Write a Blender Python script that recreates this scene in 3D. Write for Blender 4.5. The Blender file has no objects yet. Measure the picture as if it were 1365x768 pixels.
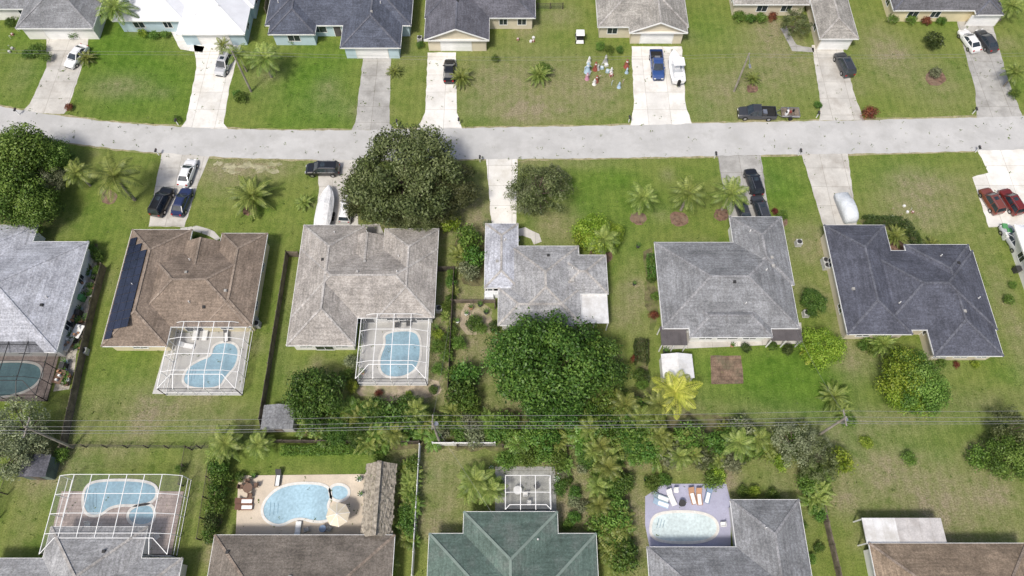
import bpy, math, random
import numpy as np
from mathutils import Vector
random.seed(7); rng=np.random.default_rng(7)
R=random.random; U=random.uniform
H=86.0; FP=960.0; pit=math.radians(64.2); S,C=math.sin(pit),math.cos(pit)
def P(x,y,z=0.0):
    # survey sheet coordinates -> metres on the plane of height z
    u=(x-682.5)/FP; v=(y-384)/FP; d=(H-z)/(S+v*C)
    return Vector((u*d,(C-v*S)*d,z))
col=bpy.context.scene.collection
# ---------------------------------------------------------------- materials
MC={}
def nt(name):
    m=bpy.data.materials.new(name); m.use_nodes=True; n=m.node_tree; n.nodes.clear()
    o=n.nodes.new('ShaderNodeOutputMaterial'); return m,n,o
def N(n,t,**k):
    a=n.nodes.new(t)
    for q,v in k.items():
        if q[0]=='_': setattr(a,q[1:],v)
        else:
            a.inputs[int(q[1:]) if q[0]=='i' and q[1:].isdigit() else q.replace('__',' ')].default_value=v
    return a
def L(n,a,b): n.links.new(a,b)
def rgba(c): return (c[0],c[1],c[2],1)
def mixc(n,fac,a,b,bt='MIX'):
    m=n.nodes.new('ShaderNodeMix'); m.data_type='RGBA'; m.blend_type=bt
    for s,v in ((m.inputs[0],fac),(m.inputs[6],a),(m.inputs[7],b)):
        if hasattr(v,'links'): L(n,v,s)
        elif isinstance(v,(int,float)): s.default_value=v
        else: s.default_value=rgba(v)
    return m.outputs[2]
def noise_(n,vec,scale,detail=4,rough=.6,lo=.35,hi=.65,stretch=None):
    if stretch:
        mp=N(n,'ShaderNodeMapping'); mp.inputs['Scale'].default_value=stretch; L(n,vec,mp.inputs[0]); vec=mp.outputs[0]
    t=N(n,'ShaderNodeTexNoise',Scale=scale,Detail=detail,Roughness=rough); L(n,vec,t.inputs['Vector'])
    r=N(n,'ShaderNodeMapRange'); r.inputs[1].default_value=lo; r.inputs[2].default_value=hi; L(n,t.outputs[0],r.inputs[0])
    return r.outputs[0]
def mat(name,c,var=.25,scale=.6,fine=8.,rough=.85,metal=0.,bump=0.,joint=None,shingle=False,spec=.3,coat=0.,stain=None,rib=None):
    if name in MC: return MC[name]
    m,n,o=nt(name); g=N(n,'ShaderNodeNewGeometry'); pos=g.outputs['Position']
    dark=[x*(1-var) for x in c]; lite=[min(x*(1+var),.95) for x in c]
    a=mixc(n,noise_(n,pos,scale),dark,lite)
    f=noise_(n,pos,fine,3,.7,.3,.7)
    b=mixc(n,f,(1-var*.9,)*3,(1+var*.9,)*3)
    cc=mixc(n,1.0,a,b,'MULTIPLY')
    if stain: cc=mixc(n,noise_(n,pos,.35,6,.7,.48,.70),cc,stain)
    if shingle:
        f2=noise_(n,pos,1.,3,.6,.35,.65,(.3,.3,10.))
        cc=mixc(n,1.0,cc,mixc(n,f2,(.82,)*3,(1.12,)*3),'MULTIPLY')
        f3=noise_(n,pos,4.0,5,.9,.42,.58); cc=mixc(n,1.0,cc,mixc(n,f3,(.76,)*3,(1.2,)*3),'MULTIPLY')
        f4=noise_(n,pos,1.,4,.7,.5,.75,(1.6,.35,.1)); cc=mixc(n,1.0,cc,mixc(n,f4,(1,)*3,(.80,.79,.77)),'MULTIPLY')
    if joint:
        br=N(n,'ShaderNodeTexBrick',Scale=1.0,_offset=0.0 if joint>1 else .5); br.inputs['Mortar Size'].default_value=.03 if joint>1 else .02
        br.inputs['Brick Width'].default_value=joint; br.inputs['Row Height'].default_value=joint if joint>1 else joint*.5
        br.inputs['Color1'].default_value=(1,1,1,1); br.inputs['Color2'].default_value=(.86,.86,.86,1); br.inputs['Mortar'].default_value=(.6,.58,.55,1)
        L(n,pos,br.inputs['Vector']); cc=mixc(n,1.0,cc,br.outputs[0],'MULTIPLY')
        cc=mixc(n,noise_(n,pos,.8,5,.8,.62,.8,(1,.3,1)),cc,[x*.62 for x in c])
    if rib:
        w=N(n,'ShaderNodeTexWave',Scale=rib,_bands_direction='X'); L(n,pos,w.inputs[0]); cc=mixc(n,1.,cc,mixc(n,w.outputs[1],(.8,)*3,(1.05,)*3),'MULTIPLY')
    p=N(n,'ShaderNodeBsdfPrincipled',Roughness=rough,Metallic=metal); p.inputs['Specular IOR Level'].default_value=spec
    p.inputs['Coat Weight'].default_value=coat; p.inputs['Coat Roughness'].default_value=.08
    L(n,cc,p.inputs['Base Color'])
    if bump:
        bp=N(n,'ShaderNodeBump',Strength=bump,Distance=.05); L(n,f,bp.inputs['Height']); L(n,bp.outputs[0],p.inputs['Normal'])
    L(n,p.outputs[0],o.inputs[0]); MC[name]=m; return m
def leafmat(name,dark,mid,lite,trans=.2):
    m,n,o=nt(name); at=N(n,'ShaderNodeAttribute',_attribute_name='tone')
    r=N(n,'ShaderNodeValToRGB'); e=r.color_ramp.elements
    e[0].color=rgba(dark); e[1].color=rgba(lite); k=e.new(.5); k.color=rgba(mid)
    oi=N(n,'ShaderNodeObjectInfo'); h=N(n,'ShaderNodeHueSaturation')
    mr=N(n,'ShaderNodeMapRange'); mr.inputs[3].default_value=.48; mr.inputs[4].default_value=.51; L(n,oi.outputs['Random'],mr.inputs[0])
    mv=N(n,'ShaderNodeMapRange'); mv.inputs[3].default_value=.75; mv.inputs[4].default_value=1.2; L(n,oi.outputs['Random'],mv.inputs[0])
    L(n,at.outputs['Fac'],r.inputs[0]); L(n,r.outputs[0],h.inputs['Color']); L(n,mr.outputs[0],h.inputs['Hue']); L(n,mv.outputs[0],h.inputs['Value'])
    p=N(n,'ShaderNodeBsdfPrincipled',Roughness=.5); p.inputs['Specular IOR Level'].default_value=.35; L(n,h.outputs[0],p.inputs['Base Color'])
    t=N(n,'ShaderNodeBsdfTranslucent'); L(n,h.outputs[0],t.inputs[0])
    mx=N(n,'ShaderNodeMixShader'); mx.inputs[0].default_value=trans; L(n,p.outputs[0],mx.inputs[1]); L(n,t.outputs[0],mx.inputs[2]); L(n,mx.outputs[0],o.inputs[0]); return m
def screenmat(name,c,alpha):
    m,n,o=nt(name); t=N(n,'ShaderNodeBsdfTransparent'); d=N(n,'ShaderNodeBsdfDiffuse'); d.inputs[0].default_value=rgba(c)
    mx=N(n,'ShaderNodeMixShader'); mx.inputs[0].default_value=alpha; L(n,t.outputs[0],mx.inputs[1]); L(n,d.outputs[0],mx.inputs[2]); L(n,mx.outputs[0],o.inputs[0]); return m
def watermat(name,c):
    m,n,o=nt(name); g=N(n,'ShaderNodeNewGeometry'); f=noise_(n,g.outputs['Position'],.35,4,.6,.3,.7); f2=noise_(n,g.outputs['Position'],3.5,3,.6,.35,.65)
    cc=mixc(n,f,[x*.72 for x in c],c); cc=mixc(n,1.,cc,mixc(n,f2,(.9,)*3,(1.12,)*3),'MULTIPLY')
    p=N(n,'ShaderNodeBsdfPrincipled',Roughness=.08); p.inputs['Specular IOR Level'].default_value=.5; L(n,cc,p.inputs['Base Color'])
    bp=N(n,'ShaderNodeBump',Strength=.15,Distance=.05); L(n,f2,bp.inputs['Height']); L(n,bp.outputs[0],p.inputs['Normal']); L(n,p.outputs[0],o.inputs[0]); return m
CONC=mat('concrete',(.54,.52,.48),.12,.4,10,.9,joint=3.2,stain=(.39,.36,.32))
CONC2=mat('concrete_bright',(.74,.72,.68),.08,.4,10,.9,joint=3.4,stain=(.58,.55,.49))
CONC3=mat('concrete_grey',(.40,.39,.37),.16,.5,10,.9,joint=3.,stain=(.28,.27,.25))
ROAD=mat('asphalt_faded',(.46,.455,.445),.08,.25,14,.95,stain=(.39,.385,.37))
WHITE=mat('white_paint',(.8,.8,.79),.05,1,20,.5)
BRONZE=mat('bronze_frame',(.04,.04,.04),.1,1,20,.4)
GLASS=mat('window_glass',(.03,.04,.05),.3,1.5,5,.08,spec=.7)
SOFF=mat('soffit',(.7,.69,.66),.05)
MULCH=mat('mulch',(.17,.105,.075),.45,2,14,1,bump=.5,stain=(.24,.19,.13))
SOIL=mat('bare_soil',(.36,.30,.22),.25,1.2,9,1,stain=(.16,.19,.06))
WOOD=mat('weathered_wood',(.17,.14,.11),.35,1,9)
TRUNK=mat('palm_trunk',(.26,.23,.19),.3,3,14)
BARK=mat('bark',(.12,.09,.07),.3,3,14)
RUB=mat('rubber',(.02,.02,.02),.2,3,14,.8)
CHROME=mat('metal_trim',(.5,.5,.52),.1,2,9,.3,metal=.8)
BRICK=mat('brick_paver',(.20,.14,.10),.35,1.2,9,.9,joint=.9,stain=(.15,.14,.09))
PAVER=mat('paver_rose',(.40,.33,.30),.2,.8,8,.9,joint=.8)
TAN=mat('deck_tan',(.58,.50,.40),.12,.7,9,.9,stain=(.47,.40,.32))
GDECK=mat('deck_grey',(.48,.47,.45),.14,.7,9,.9,stain=(.37,.36,.33))
LAV=mat('deck_lavender',(.38,.38,.49),.12,.7,9,.9,stain=(.32,.32,.40))
THATCH=mat('thatch',(.36,.32,.26),.4,3,22,1,bump=.8)
SCREEN=screenmat('insect_screen',(.35,.35,.36),.13); DSCREEN=screenmat('dark_screen',(.04,.04,.045),.42); LINK=screenmat('chain_link',(.12,.12,.11),.3)
WATER=watermat('pool_water',(.30,.48,.58)); WATER2=watermat('pool_water_pale',(.40,.58,.68)); WATER3=watermat('pool_water_teal',(.16,.30,.32)); WATER4=watermat('pool_water_white',(.66,.76,.76))
def shing(nm,c,v=.20): return mat('shingle_'+nm,c,v,.5,7,.9,shingle=True,bump=.4)
WALL={k:mat('stucco_'+k,c,.06,.6,16,.9) for k,c in dict(cream=(.68,.60,.40),white=(.74,.73,.70),blue=(.48,.60,.66),beige=(.60,.54,.42),grey=(.5,.5,.48),tan=(.55,.45,.33)).items()}
# ---------------------------------------------------------------- mesh builder
class MB:
    def __init__(s): s.v=[]; s.f=[]; s.m=[]; s.mats=[]
    def mi(s,m):
        if m not in s.mats: s.mats.append(m)
        return s.mats.index(m)
    def add(s,v,f,m):
        o=len(s.v); s.v+= [tuple(q) for q in v]; k=s.mi(m)
        for a in f: s.f.append(tuple(i+o for i in a)); s.m.append(k)
    def box(s,x0,x1,y0,y1,z0,z1,m,tx=0,ty=0):
        v=[(x0,y0,z0),(x1,y0,z0),(x1,y1,z0),(x0,y1,z0),(x0+tx,y0+ty,z1),(x1-tx,y0+ty,z1),(x1-tx,y1-ty,z1),(x0+tx,y1-ty,z1)]
        s.add(v,[(3,2,1,0),(4,5,6,7),(0,1,5,4),(1,2,6,5),(2,3,7,6),(3,0,4,7)],m)
    def bar(s,p,q,w,h,m):
        p=Vector(p);q=Vector(q);d=(q-p)
        if d.length<1e-4: return
        d.normalize(); a=d.cross(Vector((0,0,1)))
        if a.length<1e-3: a=Vector((1,0,0))
        a.normalize(); b=a.cross(d); a*=w/2; b*=h/2
        v=[p-a-b,p+a-b,p+a+b,p-a+b,q-a-b,q+a-b,q+a+b,q-a+b]
        s.add(v,[(3,2,1,0),(4,5,6,7),(0,1,5,4),(1,2,6,5),(2,3,7,6),(3,0,4,7)],m)
    def cyl(s,p,q,r0,r1,m,n=8):
        p=Vector(p);q=Vector(q);d=(q-p).normalized(); a=d.cross(Vector((0,0,1)))
        if a.length<1e-3: a=Vector((1,0,0))
        a.normalize(); b=a.cross(d); v=[]
        for c,r in ((p,r0),(q,r1)):
            for i in range(n):
                t=2*math.pi*i/n; v.append(c+a*r*math.cos(t)+b*r*math.sin(t))
        f=[(i,(i+1)%n,n+(i+1)%n,n+i) for i in range(n)]+[tuple(range(n))[::-1],tuple(range(n,2*n))]
        s.add(v,f,m)
    def loft(s,secs,m,cap=True,capm=None):
        n=len(secs[0]); v=[p for q in secs for p in q]; f=[]
        for i in range(len(secs)-1):
            for j in range(n): f.append((i*n+j,i*n+(j+1)%n,(i+1)*n+(j+1)%n,(i+1)*n+j))
        s.add(v,f,m)
        if cap: s.add(secs[0],[tuple(range(n))[::-1]],capm or m); s.add(secs[-1],[tuple(range(n))],capm or m)
    def mesh(s,name,smooth=False):
        me=bpy.data.meshes.new(name); me.from_pydata(s.v,[],s.f)
        for m in s.mats: me.materials.append(m)
        me.polygons.foreach_set('material_index',s.m)
        if smooth: me.polygons.foreach_set('use_smooth',[True]*len(s.f))
        me.update(); return me
    def obj(s,name,parent=None,smooth=False):
        return place(s.mesh(name,smooth),name,(0,0,0),parent=parent)
def place(me,name,loc,rot=0,sc=1,parent=None):
    o=bpy.data.objects.new(name,me); col.objects.link(o); o.location=loc; o.rotation_euler=(0,0,rot)
    o.scale=(sc,sc,sc) if isinstance(sc,(int,float)) else sc
    if parent: o.parent=parent
    return o
def empty(name): return place(None,name,(0,0,0))
def smooth_poly(p,k=2):
    for _ in range(k):
        q=[]
        for i in range(len(p)):
            a=p[i];b=p[(i+1)%len(p)]; q+= [a*.75+b*.25,a*.25+b*.75]
        p=q
    return p
def sheet(name,px,z,m,parent=None,k=0,thick=0,rag=0):
    p=[P(x,y,z) for x,y in px]
    if k: p=smooth_poly(p,k)
    if rag:
        q=[]
        for i in range(len(p)):
            a=p[i];b=p[(i+1)%len(p)];n_=max(1,int((b-a).length/.8)); d=(b-a).normalized(); nn=Vector((-d.y,d.x,0))
            for j in range(n_): q.append(a.lerp(b,j/n_)+nn*U(-rag,rag))
        p=q
    a=sum(p[i].x*p[(i+1)%len(p)].y-p[(i+1)%len(p)].x*p[i].y for i in range(len(p)))
    if a<0: p=p[::-1]
    b=MB(); n=len(p); b.add(p,[tuple(range(n))],m)
    if thick:
        b.add(p+[Vector((q.x,q.y,z-thick)) for q in p],[(i,n+i,n+(i+1)%n,(i+1)%n) for i in range(n)],m)
    return b.obj(name,parent)
# ---------------------------------------------------------------- ground
def axis(lo,hi,st,far):
    a=list(np.arange(lo,hi+.01,st)); e=[];d=st
    x=hi
    while x<far: d*=1.5; x+=d; e.append(x)
    f=[];d=st;x=lo
    while x>-far: d*=1.5; x-=d; f.append(x)
    return np.array(f[::-1]+a+e)
gx=axis(-92,92,.6,2500); gy=axis(-4,102,.6,2500)
X,Y=np.meshgrid(gx,gy); ny,nx=X.shape
worn=np.zeros_like(X); lush=np.zeros_like(X)
def blob(a,x,y,rx,ry,s):
    p=P(x,y); k=9.5 if y>300 else 8.2
    d=((X-p.x)/(rx/k))**2+((Y-p.y)/(ry/k*1.15))**2
    a+=s*np.exp(-d)
for b in [(330,222,60,14,1.1),(300,245,35,20,.5),(60,300,30,15,.4),(1225,285,50,25,.8),(1250,250,60,20,.5),(720,110,70,40,.75),(640,110,40,40,.55),(800,120,40,30,.6),
          (1040,80,60,50,.7),(960,120,50,30,.7),(1180,70,30,40,.8),(1250,110,40,40,.5),(450,140,50,20,.25),(180,540,50,30,.35),(280,560,70,20,.5),(100,560,30,30,.3),(560,300,60,25,.8),(640,290,25,50,.8),(590,420,15,60,.8),
          (620,410,25,40,.9),(640,470,30,40,.7),(700,560,60,30,.8),(860,560,60,30,.7),(1000,560,60,20,.4),(920,380,10,60,.3),(850,400,20,50,.5),(600,640,30,50,.6),(760,650,40,50,.8),(845,700,20,60,.8),(1150,480,40,20,.5),
          (450,500,60,15,.5),(540,525,50,12,1.2),(1200,640,80,40,.6),(1300,680,80,40,.6),(1180,560,60,14,.5),(1300,540,60,20,.4),(1050,650,30,40,.5),(260,640,20,40,.4),(40,680,20,50,.3),(385,420,12,60,.3),(540,640,30,30,.5),(1120,420,15,80,.5),(1345,420,20,80,.6),(30,100,20,30,.3),(1310,100,15,40,.3),
          (760,215,60,10,.4),(740,300,30,25,.7),(1000,240,30,15,.3),(540,40,15,60,.4),(350,110,30,30,.2),(900,600,80,20,.8),(1090,580,50,20,.5),(720,150,90,14,.5),(880,540,30,20,.5)]:
    blob(worn,*b)
for b in [(170,60,60,60,1.),(190,110,60,40,.8),(60,100,40,50,.5),(400,120,60,40,1.),(430,90,40,40,.8),(220,120,60,40,.6),(300,570,20,20,.1),(1050,520,120,50,.9),(1060,500,60,50,.7),(450,600,60,10,.5),(1250,600,80,40,.3),(1040,250,40,60,.6),(830,300,30,60,.5),(160,500,50,30,.4),(370,600,80,14,.6),(1200,580,120,20,.4),(780,240,60,25,.5),(1180,230,60,20,.6),(370,480,20,60,.6),(620,140,50,20,.4)]:
    blob(lush,*b)
for i in range(300):   # irregular turf blotches
    x,y=U(-20,1390),U(0,768); r=U(5,26); blob(worn if i%5<2 else lush,x,y,r*U(.8,1.8),r*U(.6,1.2),U(.25,.8))
z=np.zeros_like(X)
me=bpy.data.meshes.new('ground'); V=np.stack([X,Y,z],-1).reshape(-1,3)
idx=np.arange(ny*nx).reshape(ny,nx); Fq=np.stack([idx[:-1,:-1],idx[:-1,1:],idx[1:,1:],idx[1:,:-1]],-1).reshape(-1,4)
me.from_pydata(V.tolist(),[],Fq.tolist())
for nm,a in (('worn',worn),('lush',lush)):
    t=me.attributes.new(nm,'FLOAT','POINT'); t.data.foreach_set('value',a.reshape(-1).astype(np.float32))
m,n,o=nt('lawn_grass'); g=N(n,'ShaderNodeNewGeometry').outputs['Position']
w=N(n,'ShaderNodeAttribute',_attribute_name='worn').outputs['Fac']; l=N(n,'ShaderNodeAttribute',_attribute_name='lush').outputs['Fac']
def madd(a,b,op='ADD',clamp=False):
    t=n.nodes.new('ShaderNodeMath'); t.operation=op; t.use_clamp=clamp
    for s,v in ((t.inputs[0],a),(t.inputs[1],b)):
        if hasattr(v,'links'): L(n,v,s)
        else: s.default_value=v
    return t.outputs[0]
big=noise_(n,g,.11,5,.65,.3,.7); midn=noise_(n,g,.6,7,.75,.36,.64); fin=noise_(n,g,5,5,.85,.34,.66)
base=mixc(n,midn,(.105,.175,.026),(.215,.265,.062)); base=mixc(n,madd(big,.5,'MULTIPLY'),base,(.235,.245,.08))
base=mixc(n,madd(l,.8,'MULTIPLY',True),base,mixc(n,midn,(.075,.155,.018),(.145,.245,.035)))
wf=madd(madd(w,madd(midn,.45,'ADD'),'MULTIPLY'),.78,'MULTIPLY',True)
base=mixc(n,wf,base,mixc(n,fin,(.21,.18,.10),(.37,.33,.22)))
base=mixc(n,1.,base,mixc(n,fin,(.62,.65,.60),(1.35,1.3,1.35)),'MULTIPLY')
mow=N(n,'ShaderNodeTexWave',Scale=.28,Distortion=.6,_bands_direction='X'); L(n,g,mow.inputs[0]); base=mixc(n,1.,base,mixc(n,mow.outputs[1],(.94,.95,.94),(1.05,1.05,1.05)),'MULTIPLY')
sp=noise_(n,g,1.3,7,.85,.58,.70); base=mixc(n,madd(sp,.5,'MULTIPLY'),base,(.31,.29,.15))
sp2=noise_(n,g,1.9,7,.85,.57,.70); base=mixc(n,madd(sp2,.55,'MULTIPLY'),base,(.055,.105,.014))
p=N(n,'ShaderNodeBsdfPrincipled',Roughness=.95); p.inputs['Specular IOR Level'].default_value=.1; L(n,base,p.inputs[0])
bp=N(n,'ShaderNodeBump',Strength=.7,Distance=.1); L(n,fin,bp.inputs['Height']); L(n,bp.outputs[0],p.inputs['Normal']); L(n,p.outputs[0],o.inputs[0])
me.materials.append(m); place(me,'ground',(0,0,0))
# road
rt=[(-420,60),(-150,118),(0,142),(50,150),(100,157),(150,163),(200,167),(300,172),(400,174),(500,173),(600,171),(800,168),(1000,163),(1200,159),(1365,155),(1600,148),(1900,140)]
rb=[(-450,90),(-160,152),(0,178),(50,185),(100,191),(150,198),(200,203),(300,210),(400,213),(500,214),(600,213),(800,211),(1000,207),(1200,204),(1365,199),(1620,191),(1950,182)]
sheet('road',rt+rb[::-1],.022,ROAD,rag=.09)
EDGE=mat('road_edge_soil',(.30,.27,.16),.3,1.5,8,1,stain=(.16,.2,.05))
def strip(pts,w,z,m,name):
    v=[];f=[]
    q=[P(*t) for t in pts]
    for i,c in enumerate(q):
        d=(q[min(i+1,len(q)-1)]-q[max(i-1,0)]).normalized(); nn=Vector((-d.y,d.x,0))*w/2*U(.6,1.3)
        v+=[(c.x-nn.x,c.y-nn.y,z),(c.x+nn.x,c.y+nn.y,z)]
    for i in range(len(q)-1): f.append((2*i,2*i+2,2*i+3,2*i+1))
    b=MB(); b.add(v,f,m); b.obj(name)
def dens(pts,k=8,dy=0):
    r=[]
    for i in range(len(pts)-1):
        for j in range(k): t=j/k; r.append((pts[i][0]*(1-t)+pts[i+1][0]*t,pts[i][1]*(1-t)+pts[i+1][1]*t+U(-.5,.5)+dy))
    return r+[(pts[-1][0],pts[-1][1]+dy)]
strip(dens(rt),.6,.006,EDGE,'road_shoulder'); strip(dens(rb),.6,.006,EDGE,'road_shoulder')
# driveways and paths
D=[([(62,44),(120,44),(113,78),(90,146),(85,152),(28,150),(40,138),(62,90)],CONC),
([(257,52),(322,55),(305,120),(298,165),(304,172),(240,171),(248,160),(262,90)],CONC2),([(228,42),(240,40),(248,58),(272,62),(270,70),(240,66)],CONC2),
([(484,76),(521,76),(519,165),(526,173),(468,174),(474,163)],CONC3),
([(570,70),(608,70),(609,150),(616,171),(556,172),(567,150)],CONC2),
([(842,62),(909,62),(914,140),(923,167),(840,168),(845,140)],CONC2),
([(1082,60),(1122,60),(1140,130),(1152,160),(1092,161),(1094,140)],CONC),
([(1040,38),(1048,35),(1062,60),(1085,64),(1085,70),(1056,68)],CONC3),
([(1274,22),(1320,22),(1345,110),(1364,157),(1302,158),(1300,120)],CONC3),
([(216,203),(280,205),(262,250),(246,302),(198,302),(207,250)],CONC),([(240,304),(262,301),(286,308),(294,318),(288,321),(276,313),(258,308),(244,312)],CONC),
([(423,211),(476,213),(474,262),(478,302),(420,300),(425,250)],CONC),([(486,300),(505,298),(512,312),(504,325),(494,324),(492,312)],CONC),
([(648,211),(690,212),(688,298),(655,298)],CONC2),([(686,306),(700,303),(718,312),(722,322),(712,326),(708,318),(696,314),(686,316)],CONC),
([(956,206),(1014,205),(1026,290),(972,293)],CONC3),
([(1068,204),(1130,203),(1142,300),(1098,302)],CONC),
([(1302,199),(1420,195),(1480,300),(1318,303),(1296,236),(1318,230)],CONC2)]
for px,m_ in D: sheet('driveway',px,.013,m_,rag=.07)
sheet('side_path',[(112,345),(132,345),(92,520),(70,522),(88,440)],.010,mat('gravel',(.40,.37,.32),.35,2,9,1),rag=.2)
sheet('soil_patch',[(478,502),(586,500),(588,522),(570,536),(478,528),(462,515)],.008,SOIL,k=2,rag=.3)
sheet('soil_patch',[(612,404),(655,404),(656,440),(640,450),(614,446)],.008,SOIL,k=1,rag=.3)
SAND=mat('sandy_soil',(.33,.31,.20),.25,1.5,8,1,stain=(.18,.20,.07))
for i in range(12): 
    x,y,r=U(285,380),U(218,230),U(4,9); sheet('soil_patch',[(x+r*1.6*math.cos(t)*U(.5,1.3),y+r*.5*math.sin(t)*U(.5,1.3)) for t in [q*.785 for q in range(8)]],.007+.0004*i,SAND,k=1,rag=.25)
for x,y,r in [(851,291,11),(905,292,13),(962,286,11),(145,263,12),(1247,104,14),(333,280,10),(1043,296,8),(1003,118,8),(800,340,16),(1195,328,14)]:
    sheet('mulch_bed',[(x+r*math.cos(t)*U(.85,1.1),y+r*.85*math.sin(t)*U(.85,1.1)) for t in [i*.5236 for i in range(12)]],.0155,MULCH,k=1,rag=.08)
for i,px in enumerate([[(116,322),(134,330),(138,352),(126,352)],[(1146,292),(1200,290),(1228,330),(1214,340),(1150,304)],[(845,450),(866,450),(868,510),(848,510)],[(280,618),(305,618),(292,715),(272,718)],[(532,612),(560,612),(558,720),(530,722)],[(792,615),(842,612),(846,745),(798,745)],[(400,545),(1000,545),(1010,602),(400,600)],[(858,330),(872,330),(876,440),(864,440)],[(592,490),(640,490),(636,560),(594,560)],[(606,306),(646,306),(660,380),(612,382)]]):
    sheet('planting_bed',px,.0030+.0003*i,mat('bed_soil',(.13,.12,.06),.4,1.2,8,1,stain=(.11,.16,.03)),k=2,rag=.4)
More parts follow.
